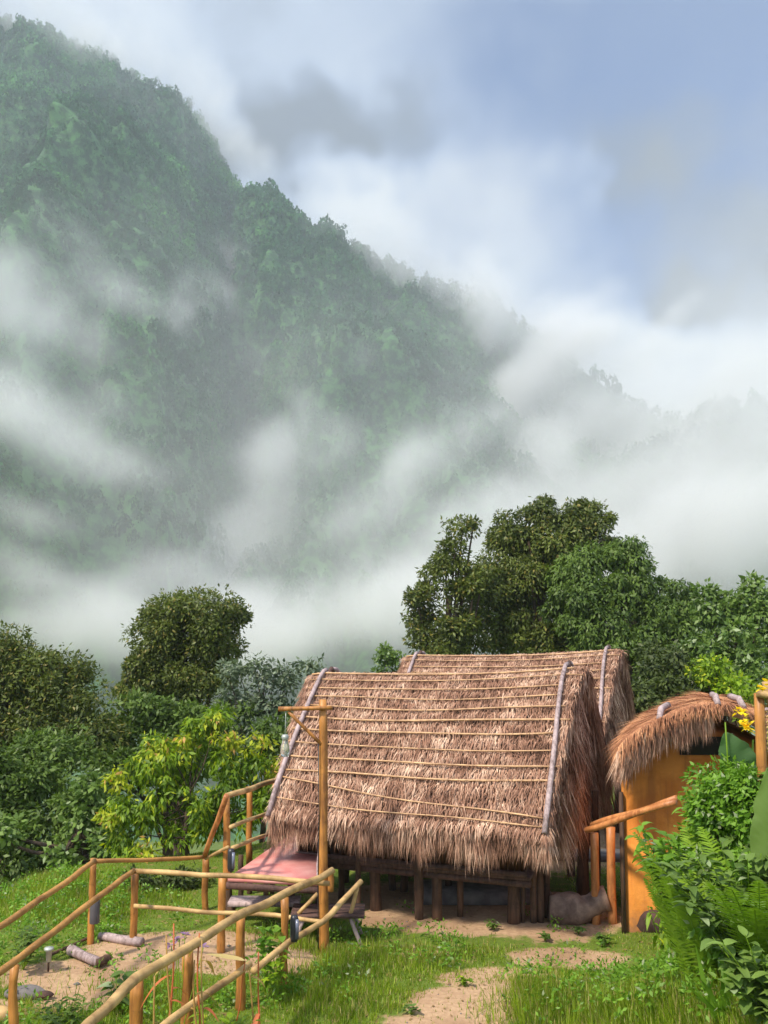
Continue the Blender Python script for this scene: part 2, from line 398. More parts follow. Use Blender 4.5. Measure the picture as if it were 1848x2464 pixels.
# (px, py, rx, ry, strength): banks of mist lying against the slope
STROKES = [  # (x0, y0, x1, y1, r0, r1, strength): wisps drawn up the slope
    (-20, 660, 150, 770, 130, 100, 1.7), (60, 800, 90, 880, 80, 50, 1.0), (190, 700, 420, 740, 60, 45, .45), (430, 770, 550, 640, 45, 60, .85), (170, 610, 190, 540, 35, 25, .6),
    (-20, 940, 130, 1030, 120, 90, 1.2), (130, 1030, 360, 1140, 90, 60, .7), (250, 1010, 290, 960, 40, 25, .6), (-20, 1180, 200, 1230, 60, 50, .45),
    (-20, 1340, 280, 1440, 120, 90, 1.0), (280, 1440, 520, 1330, 90, 70, .7), (520, 1330, 830, 1060, 95, 60, 1.0), (640, 1120, 760, 1010, 60, 35, .9), (820, 1280, 1050, 1100, 70, 60, .6),
    (950, 1130, 1250, 960, 70, 80, .95), (1250, 960, 1440, 830, 90, 60, 1.8), (1150, 1190, 1480, 1010, 90, 80, 1.3), (1330, 800, 1420, 700, 50, 40, .8), (1500, 880, 1640, 760, 60, 45, 1.2),
    (1100, 1320, 1860, 1080, 120, 130, 2.2), (1300, 1420, 1860, 1230, 150, 150, 2.6), (1650, 960, 1860, 880, 80, 80, 1.3), (1480, 1060, 1800, 1010, 70, 70, 1.3),
    (-20, 1520, 300, 1530, 110, 110, 2.4), (300, 1530, 620, 1500, 110, 120, 2.6), (600, 1520, 1000, 1450, 120, 120, 2.4), (1000, 1450, 1500, 1460, 120, 130, 2.0), (560, 1450, 900, 1380, 80, 80, .8),
    (0, 30, 240, 95, 55, 50, .9), (240, 95, 500, 240, 55, 65, .9), (500, 240, 590, 400, 65, 60, 1.5), (720, 480, 980, 630, 40, 45, .8), (980, 630, 1360, 820, 65, 80, 2.0), (1150, 700, 1420, 900, 50, 70, 1.4), (300, 250, 470, 330, 70, 70, .35), (600, 900, 900, 830, 60, 60, .2)]
BL = []
_r = np.random.default_rng(5)
for (x0, y0, x1, y1, r0, r1, st) in STROKES:
    L_ = math.hypot(x1 - x0, y1 - y0); k_ = max(2, int(L_ / (.9 * min(r0, r1))) + 1); k_ = min(k_, 6)
    for q in range(k_):
        f_ = q / (k_ - 1); r_ = (r0 + (r1 - r0) * f_) * _r.uniform(.8, 1.25)
        BL.append((x0 + (x1 - x0) * f_ + _r.normal(0, 12), y0 + (y1 - y0) * f_ + _r.normal(0, 12), max(r_ * 1.15, L_ / k_ * .8), r_, st * _r.uniform(.7, 1.2)))
gn = bpy.data.node_groups.new("mist_density", 'GeometryNodeTree')
gn.interface.new_socket("Geometry", in_out='INPUT', socket_type='NodeSocketGeometry')
gn.interface.new_socket("Geometry", in_out='OUTPUT', socket_type='NodeSocketGeometry')
g = NT(gn); go = g.new('NodeGroupOutput'); gi = g.new('NodeGroupInput')
gp = g.new('GeometryNodeInputPosition').outputs[0]
gw = g.new('ShaderNodeTexNoise'); g.put(gw.inputs['Vector'], gp); gw.inputs['Scale'].default_value = 0.009; gw.inputs['Detail'].default_value = 3
wp = g.vec('MULTIPLY_ADD', g.vec('SUBTRACT', gw.outputs[1], (.5, .5, .5)), (45, 45, 45), gp)
acc = None
for (px, py, rx, ry, st) in BL:
    Y = surfY(min(max(px, 0), 1848), min(py, 1500)) or 700
    dep = 55 + 0.25 * max(rx, ry) / FPX * Y
    Yc = Y - dep * 0.75
    c = at(px, py, Yc); k = Yc / FPX
    r = (rx * k * 1.25, dep * 1.3, ry * k * 1.25)
    v = g.vec('MULTIPLY_ADD', wp, tuple(1 / q for q in r), tuple(-c[i] / r[i] for i in range(3)))
    e = g.maprange(g.vec('LENGTH', v), 1.0, 0.0, 0.0, st)
    acc = e if acc is None else g.math('ADD', acc, e)
gs = g.vec('MULTIPLY', g.vec('ADD', gp, g.vec('MULTIPLY', gw.outputs[1], (60, 60, 60))), (1.25, 1.0, .8))
sx_ = g.new('ShaderNodeVectorRotate', rotation_type='Y_AXIS'); g.put(sx_.inputs['Vector'], gs); sx_.inputs['Angle'].default_value = .75
gs2 = g.vec('MULTIPLY', sx_.outputs[0], (.55, 1, 1.3))
zs_ = g.new('ShaderNodeSeparateXYZ'); g.put(zs_.inputs[0], gp)
veil = g.math('MULTIPLY_ADD', g.maprange(zs_.outputs[0], 0, 380, 0, .12), g.maprange(zs_.outputs[2], 300, 110), g.maprange(zs_.outputs[2], 330, -40, .0, .062))
veil = g.math('ADD', veil, g.maprange(zs_.outputs[2], 110, -20, 0, .16))
acc = g.math('MULTIPLY', acc, .62)
fn = g.noise(gs2, 0.030, 5, 0.62, 0.8); fn2 = g.noise(gp, 0.008, 2, 0.5, 0.3)
fine = g.math('MULTIPLY_ADD', g.math('ADD', g.math('MULTIPLY', fn, .72), g.math('MULTIPLY', fn2, .34)), 5.0, -1.75)
fh = g.noise(gs2, 0.085, 3, 0.6, 0.6)
ero = g.math('MAXIMUM', g.math('MULTIPLY_ADD', fh, -3.2, 1.75), 0.0)
den = g.math('MULTIPLY', g.math('MAXIMUM', g.math('SUBTRACT', g.math('MULTIPLY', acc, g.math('MAXIMUM', fine, 0.22)), g.math('MULTIPLY', ero, .35)), 0.0), 0.020)
den = g.math('ADD', den, g.math('MULTIPLY', veil, g.math('MULTIPLY', g.math('MAXIMUM', fine, .35), .020)))
den = g.math('SUBTRACT', den, 0.0001)
vc = g.new('GeometryNodeVolumeCube'); g.put(vc.inputs['Density'], g.math('MAXIMUM', den, 0.0))
vc.inputs['Min'].default_value = (-520, 300, -66); vc.inputs['Max'].default_value = (520, 1040, 660)
vc.inputs['Resolution X'].default_value = 210; vc.inputs['Resolution Y'].default_value = 95; vc.inputs['Resolution Z'].default_value = 190
sm = g.new('GeometryNodeSetMaterial'); sm.inputs['Material'].default_value = mb_
g.l.new(vc.outputs[0], sm.inputs[0]); g.l.new(sm.outputs[0], go.inputs[0])
mist = link("mist", npmesh("mist", [(0, 700, 0), (1, 700, 0), (0, 700, 1)], np.array([[0, 1, 2]])), mb_)
md = mist.modifiers.new("mist", 'NODES'); md.node_group = gn
tag(mist, "white mist drifting in banks across the forested mountain slope", "mist", kind='stuff')

hz = bpy.data.materials.new("haze"); hz.use_nodes = True; h = NT(hz.node_tree); h.n.clear()
vo = h.new('ShaderNodeOutputMaterial'); pv = h.new('ShaderNodeVolumePrincipled')
pv.inputs['Color'].default_value = (0.83, 0.92, 1.0, 1); pv.inputs['Density'].default_value = 0.00032; pv.inputs['Anisotropy'].default_value = 0.1
h.l.new(pv.outputs[0], vo.inputs['Volume'])
hb = MB(); hb.box((30, 660, 500), 2500, 1480, 1200 ); 
haze = hb.build("haze", hz, None, False)
tag(haze, "thin bluish haze filling the whole valley air", "haze", kind='stuff')

# ================================================================== structures
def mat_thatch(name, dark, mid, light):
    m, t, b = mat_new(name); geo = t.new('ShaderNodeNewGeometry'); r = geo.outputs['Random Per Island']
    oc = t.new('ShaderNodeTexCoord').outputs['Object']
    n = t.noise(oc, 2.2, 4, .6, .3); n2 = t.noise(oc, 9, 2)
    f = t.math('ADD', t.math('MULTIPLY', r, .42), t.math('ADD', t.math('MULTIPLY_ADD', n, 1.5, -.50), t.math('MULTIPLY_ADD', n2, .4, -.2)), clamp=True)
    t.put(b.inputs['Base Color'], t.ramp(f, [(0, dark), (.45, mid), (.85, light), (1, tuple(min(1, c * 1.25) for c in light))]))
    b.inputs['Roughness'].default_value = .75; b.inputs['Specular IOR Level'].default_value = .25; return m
TH = mat_thatch("thatch", lin(.30, .20, .15), lin(.63, .47, .385), lin(.88, .75, .65))
TH2 = mat_thatch("thatch_orange", lin(.36, .21, .14), lin(.62, .42, .30), lin(.84, .63, .46))
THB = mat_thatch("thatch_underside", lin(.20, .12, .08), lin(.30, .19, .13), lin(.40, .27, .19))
OCH = mat_wood("ochre_pole", lin(.40, .24, .10), lin(.76, .52, .25), .5, (14, 14, 2.0))
ORG = mat_wood("orange_pole", lin(.56, .32, .16), lin(.82, .56, .34), .5, (14, 14, 2.0))
PAL = mat_wood("pale_pole", lin(.50, .38, .23), lin(.80, .66, .44), .65, (4, 4, 4), .2)
OCR = mat_wood("ochre_rail", lin(.50, .34, .16), lin(.74, .54, .28), .6, (4, 4, 4), .2)
GRY = mat_wood("grey_pole", lin(.40, .33, .32), lin(.72, .64, .64), .7)
BAT = mat_wood("split_bamboo", lin(.52, .37, .26), lin(.84, .68, .50), .5, (3, 40, 40))
STI = mat_wood("stilt_wood", lin(.16, .10, .07), lin(.38, .27, .20), .8, (20, 20, 2))
WAL = mat_wood("bamboo_wall", lin(.20, .11, .05), lin(.38, .23, .11), .7, (30, 30, 1.5))
DRK = mat_wood("dark_board", lin(.20, .13, .11), lin(.38, .27, .24), .8)
PNK, t, b = mat_new("pink_deck_sheet")
oc = t.new('ShaderNodeTexCoord').outputs['Object']
t.put(b.inputs['Base Color'], t.ramp(t.noise(oc, 2.5, 4, .6), [(.3, lin(.74, .42, .40)), (.7, lin(.83, .60, .57))])); b.inputs['Roughness'].default_value = .45
def mat_flat(name, c, rough=.6, c2=None, sc_=6, metal=0.0, bump=0.0):
    m, t, b = mat_new(name); oc = t.new('ShaderNodeTexCoord').outputs['Object']; n = t.noise(oc, sc_, 5, .6)
    t.put(b.inputs['Base Color'], t.mix(t.maprange(n, .3, .7), c, c2 or tuple(x * .7 for x in c)))
    b.inputs['Roughness'].default_value = rough; b.inputs['Metallic'].default_value = metal
    if bump:
        bp = t.new('ShaderNodeBump'); bp.inputs['Strength'].default_value = bump; bp.inputs['Distance'].default_value = .02
        t.put(bp.inputs['Height'], n); t.l.new(bp.outputs[0], b.inputs['Normal'])
    return m
CLAY, t, b = mat_new("ochre_clay")
ps = t.new('ShaderNodeNewGeometry').outputs['Position']; szz = t.new('ShaderNodeSeparateXYZ'); t.put(szz.inputs[0], ps)
na_ = t.noise(ps, 1.6, 5, .65); nb_ = t.noise(ps, 16, 4, .6); nv = t.noise(t.vec('MULTIPLY', ps, (9, 9, .8)), 1, 3)
c_ = t.mix(t.maprange(na_, .35, .65), lin(.84, .54, .22), lin(.72, .42, .14)); c_ = t.mix(t.maprange(nv, .52, .75, 0, .5), c_, lin(.52, .30, .14))
splash = t.maprange(t.math('MULTIPLY_ADD', nb_, .5, szz.outputs[2]), .62, .18); c_ = t.mix(t.math('MULTIPLY', splash, .8), c_, lin(.50, .36, .26))
t.put(b.inputs['Base Color'], c_); b.inputs['Roughness'].default_value = .95
bp = t.new('ShaderNodeBump'); bp.inputs['Strength'].default_value = .5; bp.inputs['Distance'].default_value = .02; t.put(bp.inputs['Height'], t.math('ADD', na_, nb_)); t.l.new(bp.outputs[0], b.inputs['Normal'])
BLK = mat_flat("black_plastic", (.02, .02, .025), .35, (.03, .03, .04))
CON = mat_flat("grey_concrete", lin(.50, .48, .47), .9, lin(.38, .36, .36), 5, bump=.3)
ROCK = mat_flat("brown_rock", lin(.36, .26, .23), .9, lin(.22, .15, .13), 4, bump=.6)
LOG = mat_flat("weathered_log", lin(.62, .52, .46), .9, lin(.38, .30, .27), 5, bump=.6)
WHT = mat_flat("pale_metal", lin(.80, .82, .80), .4, lin(.6, .62, .6), 8, metal=.3)
SAND = mat_flat("sandy_path", lin(.86, .69, .54), .95, lin(.72, .54, .42), 7, bump=.3)

def strips(B, D, S, L, W, droop, seg=3, prof=None, grav=None):
    """bundle of ribbons: base, direction, side, length, width, droop (arrays)"""
    N = len(B); L = np.broadcast_to(L, (N,)); W = np.broadcast_to(W, (N,)); droop = np.broadcast_to(droop, (N,))
    g = np.array((0, 0, -1.)) if grav is None else grav
    t = np.linspace(0, 1, seg + 1); pr = (1 - t) ** .6 if prof is None else prof(t)
    C = B[:, None] + D[:, None] * (L[:, None] * t)[..., None] + g * (droop[:, None] * L[:, None] * t ** 2)[..., None]
    off = S[:, None] * (W[:, None] * .5 * np.maximum(pr, .04))[..., None]
    V = np.stack([C - off, C + off], 2).reshape(-1, 3)
    k = np.arange(seg); q = np.stack([2 * k, 2 * k + 1, 2 * k + 3, 2 * k + 2], 1)
    F = (q[None] + (np.arange(N) * 2 * (seg + 1))[:, None, None]).reshape(-1, 4)
    return V, F
def unit(a): return a / (np.linalg.norm(a, axis=-1, keepdims=True) + 1e-9)

# ---- thatched hut on stilts
UD = np.array((0.94, -0.342, 0)); WD = np.array((-0.342, -0.94, 0)); ZD = np.array((0, 0, 1.))
PL = at(793, 1640, 16.4); RL = 3.9
def hut(name, label, group):
    root = empty(name, (float(PL[0]), float(PL[1]), 0), label, "hut", group)
    O = np.array((PL[0], PL[1], 0.0))
    def loc(u, wv, z): return O + UD * np.asarray(u)[..., None] + WD * np.asarray(wv)[..., None] + ZD * np.asarray(z)[..., None]
    OL, OR = -.30, RL + .26
    def rz(u): return 3.14 + .16 * np.asarray(u) / RL - .05 * np.sin(np.pi * np.clip(np.asarray(u) / RL, 0, 1)) 
    def surf(u, s, lift=0.0):
        u = np.asarray(u, float); a = np.abs(s); tp = 1 - 1.0 * a * (np.asarray(s) > 0)
        u = np.where(u < 0, u * tp, np.where(u > RL, RL + (u - RL) * tp, u)); wv = np.sign(s) * 2.02 * a; wv = wv + lift * .7 * np.sign(s)
        z = rz(u) + .07 - (rz(u) - 1.38 + .07) * (np.sqrt(a * a + .01) - .1) / .905 + .15 * np.sin(a * np.pi) + lift * .7
        # ends sag a little like a worn thatch
        e = np.clip((np.asarray(u) - (RL + .1)) / .5, 0, 1) + np.clip((-.05 - np.asarray(u)) / .5, 0, 1)
        z = z - .22 * e ** 2
        return loc(u, wv, z)
    NR = 12.6
    def bulge(u, s):
        fr = (np.abs(s) * NR) % 1
        return .075 * np.sin(np.pi * fr) ** .6 + .035 * fbm(np.asarray(u) * 3 + 20, np.asarray(s) * 14 + 20, 5)
    # solid bed of the thatch
    us = np.linspace(OL, OR, 60); ss = np.linspace(-1.0, 1.0, 97)
    Ug, Sg = np.meshgrid(us, ss, indexing='ij')
    bul = bulge(Ug, Sg)
    top = surf(Ug, Sg, bul); bot = surf(Ug, Sg, -.13 + 0 * bul)
    n1_, n2_ = top.shape[:2]; idt = np.arange(n1_ * n2_).reshape(n1_, n2_); idb = idt + n1_ * n2_
    Q = [np.stack([idt[:-1, :-1], idt[1:, :-1], idt[1:, 1:], idt[:-1, 1:]], -1).reshape(-1, 4), np.stack([idb[:-1, :-1], idb[:-1, 1:], idb[1:, 1:], idb[1:, :-1]], -1).reshape(-1, 4)]
    for A_, B_ in ((idt[0], idb[0]), (idt[-1], idb[-1]), (idt[:, 0], idb[:, 0]), (idt[:, -1], idb[:, -1])):
        Q.append(np.stack([A_[:-1], B_[:-1], B_[1:], A_[1:]], -1))
    m = MB(); m.add(np.concatenate([top.reshape(-1, 3), bot.reshape(-1, 3)]), np.concatenate(Q))
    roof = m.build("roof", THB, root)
    # strands, course by course
    def strand(u, s, L, W, lift, out, yaw, mb, seg=3, straight=None, droop=.12):
        B = surf(u, s, lift); d = unit(surf(u, np.sign(s) * (np.abs(s) + .02), lift) - surf(u, s, lift))
        nrm = unit(WD * np.sign(s)[:, None] * .7 + ZD * .7)
        D = unit(d + nrm * out[:, None] + UD * yaw[:, None])
        if straight is not None: D = unit(D * (1 - straight[:, None]) + np.array((0, 0, -1.)) * straight[:, None] + UD * yaw[:, None] * .3)
        S = unit(UD + nrm * rng.normal(0, .5, (len(u), 1)))
        mb.add(*strips(B, D, S, L, W, droop, seg))
    m = MB()
    for i in range(13):
        for side, cnt in ((1, 1900), (-1, 260)):
            n = cnt; u = rng.uniform(OL - .02, OR + .02, n)
            wav = .012 * np.sin(u * 2.1 + i) + .010 * np.sin(u * 5.3 + 2 * i)
            s = side * np.clip(i / NR + rng.uniform(-.012, .072, n) + wav * .6, .002, 1)
            clump = fbm(u * 6, u * 0 + i * 3.7, 9, 3)
            yaw = rng.normal(0, .33, n) + clump * 1.1
            strand(u, s, rng.uniform(.08, .20, n), rng.uniform(.008, .020, n), rng.uniform(.005, .045, n) + .03 * clump + bulge(u, s), rng.uniform(.0, .55, n), yaw, m, 3, None, .40)
    # unruly ridge
    n = 5200; u = rng.uniform(OL, OR, n); sd = rng.choice([-1., 1.], n)
    strand(u, sd * rng.uniform(.001, .05, n), rng.uniform(.08, .26, n), rng.uniform(.007, .016, n), rng.uniform(.0, .05, n), rng.uniform(-.05, 1.0, n), rng.normal(0, .8, n), m, 3, None, .5)
    m.build("thatch_layer", TH, roof)
    # eave fringe and verge curtains
    m = MB()
    for side, cnt in ((1, 7500), (-1, 1500)):
        u = rng.uniform(OL - .02, OR + .02, cnt); tuft = .5 + fbm(u * 3.2, u * 0 + 3 * side, 15, 3)
        s = side * rng.uniform(.90, 1.0, cnt)
        strand(u, s, rng.uniform(.22, .46, cnt) * (.58 + .75 * tuft), rng.uniform(.006, .014, cnt), rng.uniform(-.11, .07, cnt), rng.uniform(0, .28, cnt), rng.normal(0, .24, cnt) + (tuft - .5) * .8, m, 4, rng.uniform(.35, .9, cnt), .15)
    for end, sg in ((OL, -1), (OR, 1)):
        cnt = 3600 if sg > 0 else 2200
        s = rng.uniform(-1, 1, cnt); u = np.full(cnt, end) + rng.uniform(-.30, .03, cnt) * sg
        B = surf(u, s, rng.uniform(-.12, .03, cnt)); d = unit(surf(u, np.sign(s) * (np.abs(s) + .02)) - surf(u, s))
        hang = rng.uniform(.15, .75, (cnt, 1))
        D = unit(d * (1 - hang) + UD * sg * rng.uniform(-.1, .18, (cnt, 1)) + np.array((0, 0, -1.)) * hang + rng.normal(0, .08, (cnt, 3)))
        S = unit(UD + rng.normal(0, .6, (cnt, 3)))
        longer = np.where(s > 0, .30, .34 + .62 * np.abs(s)) if sg > 0 else .24 + 0 * s
        m.add(*strips(B, D, S, rng.uniform(.5, 1.0, cnt) * longer, rng.uniform(.008, .02, cnt), .2, 4))
    m.build("fringe", TH, roof)
    n = 9000; w_ = rng.uniform(-1.85, 1.7, n); zmax = 3.16 - np.abs(w_) * .93; z_ = rng.uniform(1.2, 3.1, n); ok = z_ < zmax; w_, z_ = w_[ok], z_[ok]; n = len(w_)
    m = MB(); B = loc(np.full(n, RL + .02) + rng.uniform(-.08, .12, n), w_, z_); D = unit(np.array((0, 0, -1.)) + UD * rng.uniform(0, .25, (n, 1)) + rng.normal(0, .12, (n, 3)))
    m.add(*strips(B, D, unit(WD + rng.normal(0, .4, (n, 3))), rng.uniform(.3, .6, n), rng.uniform(.01, .022, n), .0, 3))
    V = [loc(RL + dv, w1, z1) for dv in (-.10, -.05) for (w1, z1) in ((-1.8, 1.3), (1.6, 1.35), (1.6, 1.6), (0, 3.08), (-1.8, 1.45))]
    m.add(V, [[5 + q, 5 + (q + 1) % 5, (q + 1) % 5, q] for q in range(5)], [[0, 1, 2], [0, 2, 3], [0, 3, 4], [7, 6, 5], [8, 7, 5], [9, 8, 5]]); m.build("gable_thatch", TH, root)
    # battens of split bamboo and the end poles
    m = MB()
    for i in range(12):
        s0 = (i + 1.0) / 12.6; s1 = s0 + rng.uniform(-.008, .012)
        if i == 10: s0, s1 = .835, .955
        if i == 11: s0, s1 = .94, .985
        u0 = rng.uniform(-.22, .0); u1 = RL + rng.choice([-.02, .02, .30, .12])
        tt = np.linspace(0, 1, 16); u = u0 + (u1 - u0) * tt
        s = s0 + (s1 - s0) * tt + .010 * np.sin(tt * 3.1) + .004 * np.sin(tt * 9 + i)
        r = rng.uniform(.009, .0155)
        P = surf(u, s, .128 + .010 * np.sin(tt * 7 + i * 2))
        b_ = MB(); b_.tube(P, r, 7, True, .1)
        b_.build("batten", BAT, roof)
    for i in range(7):
        tt = np.linspace(0, 1, 10); P = surf(-.1 + 4.1 * tt, -(i + .6) / 7 + 0 * tt, .08)
        b_ = MB(); b_.tube(P, .014, 6); b_.build("batten", BAT, roof)
    for (u, sg) in ((0.0, 1), (RL, 1), (0.0, -1), (RL, -1)):
        tt = np.linspace(-.02, 1.02, 12); uu_ = u + .03 * np.sin(tt * 4 + u)
        P = surf(uu_ + 0 * tt, sg * np.clip(tt, .003, 1.03), .165)
        if sg > 0 and u == 0: P[-1] += (0, 0, -.05)
        b_ = MB(); b_.tube(P, np.linspace(.030, .038, 12), 9, True, .06); b_.build("roof_pole", GRY, root)
    for u in (0.02, RL - .02):
        m = MB(); m.tube([loc(u, -.12, rz(u) + .10), loc(u + .01, .0, rz(u) + .20), loc(u, .13, rz(u) + .10)], .035, 7, True, .15); m.build("binding", DRK, root)
    # walls, floor
    m = MB(); z0, z1 = .72, 1.52
    ax = [UD, WD, ZD]
    m.box(loc(RL / 2 - .2, 1.36, 1.2), RL - .6, .05, .96, ax); m.box(loc(RL / 2 - .2, -1.36, 1.06), RL - .6, .05, .68, ax)
    for u in (.1, RL - .5):
        V = [loc(u - .025, -1.33, z0), loc(u - .025, 1.33, z0), loc(u - .025, 1.33, 1.65), loc(u - .025, 0, 2.85), loc(u - .025, -1.33, 1.65)]
        V += [v + UD * .05 for v in V]
        m.add(V, [[0, 1, 6, 5], [1, 2, 7, 6], [2, 3, 8, 7], [3, 4, 9, 8], [4, 0, 5, 9], [0, 4, 3, 2], [5, 6, 7, 8]], [[0, 2, 1], [5, 8, 9]])
    for k in range(30):
        u = .15 + k * (RL - .7) / 29; m.tube([loc(u, 1.40, .74), loc(u, 1.40, 1.6)], .018, 6)
    m.build("wall", WAL, root, False)
    m = MB(); m.box(loc(RL / 2 - .2, 0, .675), RL - .3, 2.9, .055, ax)
    for w_ in (-1.5, 0, 1.5): m.tube([loc(0, w_ * .9, .60), loc(RL - .35, w_ * .9 + .03, .59)], .055, 8, True, .06)
    for u in np.linspace(.1, RL - .5, 6): m.tube([loc(u, -1.4, .63), loc(u, 1.42, .63)], .035, 7)
    m.tube([loc(.1, 1.44, .73), loc(RL - .4, 1.44, .72)], .04, 8, True, .08)
    m.build("floor", DRK, root, False)
    # stilts where the photograph shows their feet
    for (px, py, r, zt) in ((822, 2158, .05, .68), (861, 2189, .045, 1.0), (905, 2185, .085, 1.0), (945, 2138, .06, .62), (972, 2142, .06, .62), (1009, 2206, .065, 1.15), (1053, 2206, .075, 1.15), (1107, 2196, .045, 1.1),
                            (1078, 2152, .05, .62), (1237, 2214, .095, 1.15), (1257, 2214, .035, 1.0), (1284, 2214, .05, 1.2), (1301, 2212, .05, 1.3), (1316, 2198, .055, 1.35), (1405, 2155, .10, 1.5), (1437, 2146, .055, 1.5)):
        p = on(px, py, 0.03); b_ = MB(); b_.pole(p + (0, 0, -.15), p + np.array((rng.normal(0, .02), rng.normal(0, .02), zt)), r, r * .92, 6, .01, 9)
        b_.build("stilt", STI, root)
    for (u, w_) in ((.3, -1.5), (2.0, -1.5), (3.6, -1.5), (.3, 0), (3.5, .1)):
        p = loc(u, w_, 0.0); b_ = MB(); b_.pole(p + (0, 0, -.15), p + (0, 0, .66), .065, .06, 5); b_.build("stilt", STI, root)
    return root
hutA = hut("stilt_hut", "nearer thatched hut on stilts, whole front roof slope with split bamboo battens in full view", "thatched huts on stilts")
def copy_tree(o, parent=None):
    c = o.copy(); COL.objects.link(c)
    if parent is not None: c.parent = parent
    for ch in list(o.children): copy_tree(ch, c)
    return c
hutB = copy_tree(hutA); hutB.location = (hutA.location.x + 1.62, hutA.location.y + 4.6, 0.10)
hutB['label'] = "farther thatched hut, only its upper roof showing behind the nearer hut"

# ---- ochre clay hut with shaggy vaulted thatch
cx0, cy0 = 3.21, 13.8
rootC = empty("clay_hut", (4.25, 14.9, 0), "ochre clay hut with shaggy orange brown thatch and logs on its roof", "hut")
m = MB(); 
V = []; zt = lambda x: 2.08 + .56 * math.sin(math.pi * min(max((x - 2.95) / 2.65, 0), 1))
xs = np.linspace(cx0, 5.25, 14)
for y in (cy0, 16.0):
    for x in xs: V.append((x + .27 * (y - cy0), y, -.1)); V.append((x + .27 * (y - cy0), y, zt(x)))
nX = len(xs); q = []
for k in range(nX - 1):
    a = 2 * k; q.append([a, a + 2, a + 3, a + 1]); c_ = a + 2 * nX; q.append([c_, c_ + 1, c_ + 3, c_ + 2]); q.append([a + 1, a + 3, c_ + 3, c_ + 1])
q.append([0, 1, 2 * nX + 1, 2 * nX]); q.append([2 * nX - 2, 4 * nX - 2, 4 * nX - 1, 2 * nX - 1])
m.add(V, q); m.build("wall", CLAY, rootC, False)
m = MB(); p = at(1690, 1805, cy0); m.box((p[0], cy0 - .004, p[2] + .06), .62, .05, .24); m.build("window", mat_flat("opening_shade", (.012, .008, .006), .9), rootC, False)  # near-black slab on the wall, its colour standing in for the opening's shade
m = MB(); m.box((cx0 - .015, cy0 - .02, .85), .05, .06, 1.95); m.build("corner_post", STI, rootC, False)
def csurf(a, y, lift=0.0):
    """a 0..1 across the vault, left eave to right eave"""
    a = np.asarray(a); x = 3.12 + 2.5 * a + lift * (a - .5) * 1.6 + .27 * (np.asarray(y) - 13.3)
    hump = .56 * np.sin(np.pi * np.clip(a * .97 + .015, 0, 1) ** .85) ** .75
    z = 2.30 + hump + .14 * np.exp(-((a - .55) / .25) ** 2) + lift + .05 * fbm(a * 6, np.asarray(y) * 2, 44) - .05 * (np.asarray(y) - 13.5)
    return np.stack([x + 0 * np.asarray(y), np.asarray(y) + 0 * x, z], -1)
A_, Y_ = np.meshgrid(np.linspace(0, 1, 50), np.linspace(13.25, 16.4, 40), indexing='ij')
top = csurf(A_, Y_, .06); bot = csurf(A_, Y_, -.10)
n1_, n2_ = A_.shape; idt = np.arange(n1_ * n2_).reshape(n1_, n2_); idb = idt + n1_ * n2_
Q = [np.stack([idt[:-1, :-1], idt[1:, :-1], idt[1:, 1:], idt[:-1, 1:]], -1).reshape(-1, 4), np.stack([idb[:-1, :-1], idb[:-1, 1:], idb[1:, 1:], idb[1:, :-1]], -1).reshape(-1, 4)]
for a1, b1 in ((idt[0], idb[0]), (idt[-1], idb[-1]), (idt[:, 0], idb[:, 0]), (idt[:, -1], idb[:, -1])): Q.append(np.stack([a1[:-1], b1[:-1], b1[1:], a1[1:]], -1))
m = MB(); m.add(np.concatenate([top.reshape(-1, 3), bot.reshape(-1, 3)]), np.concatenate(Q)); roofC = m.build("roof", TH2, rootC)
m = MB(); n = 16000; a = rng.uniform(0, 1, n); y = rng.uniform(13.2, 16.4, n); sg = np.where(a < .55, -1., 1.)
B = csurf(a, y, .07); e = csurf(np.clip(a + sg * .02, -.1, 1.1), y, .07) - B
front = sstep(14.3, 13.2, y)[:, None]
D = unit(unit(e) * (1.05 - .75 * front) + np.array((0, -1., -.35)) * front + (0, 0, .04) + rng.normal(0, .16, (n, 3)))
m.add(*strips(B, D, unit(np.cross(D, (0, 0, 1.)) + rng.normal(0, .3, (n, 3))), rng.uniform(.15, .42, n), rng.uniform(.007, .016, n), .15, 3))
m.build("thatch_layer", TH2, roofC)
m = MB(); n = 5200; a = rng.uniform(-.01, .99, n); tuft = .5 + fbm(a * 16, a * 0, 61, 3)
hole = 1 - .9 * sstep(.05, .02, np.abs(a - .60) - .09)
B = csurf(a, 13.32 + rng.uniform(-.12, .12, n), rng.uniform(-.08, .06, n))
D = unit(np.stack([(a - .5) * .5 + rng.normal(0, .12, n), rng.uniform(-.35, .05, n), -1 + 0 * a], 1))
m.add(*strips(B, D, unit(np.array((1., 0, 0)) + rng.normal(0, .4, (n, 3))), rng.uniform(.25, .52, n) * (.5 + .8 * tuft) * hole * (1 - .45 * a), rng.uniform(.007, .016, n), -.02, 4))
n = 3000; y = rng.uniform(13.2, 16.3, n)
B = csurf(rng.uniform(0, .04, n), y, rng.uniform(-.08, .05, n)); D = unit(np.stack([rng.uniform(-.5, .05, n), rng.normal(0, .12, n), -1 + 0 * y], 1))
m.add(*strips(B, D, unit(np.array((0, 1., 0)) + rng.normal(0, .4, (n, 3))), rng.uniform(.25, .55, n), rng.uniform(.007, .016, n), .0, 4))
m.build("fringe", TH, roofC)
for (a0, a1, y0, y1) in ((.27, .22, 14.0, 13.28), (.49, .50, 13.75, 13.22), (.58, .62, 13.8, 13.2), (.74, .80, 13.7, 13.15)):
    b_ = MB(); q_ = np.linspace(0, 1, 5); b_.tube(csurf(a0 + (a1 - a0) * q_, y0 + (y1 - y0) * q_, .15) - np.outer(np.maximum(q_ - .8, 0), (0, .2, .5)), .042, 9, True, .08)
    tag(b_.build("roof_log", GRY, rootC))

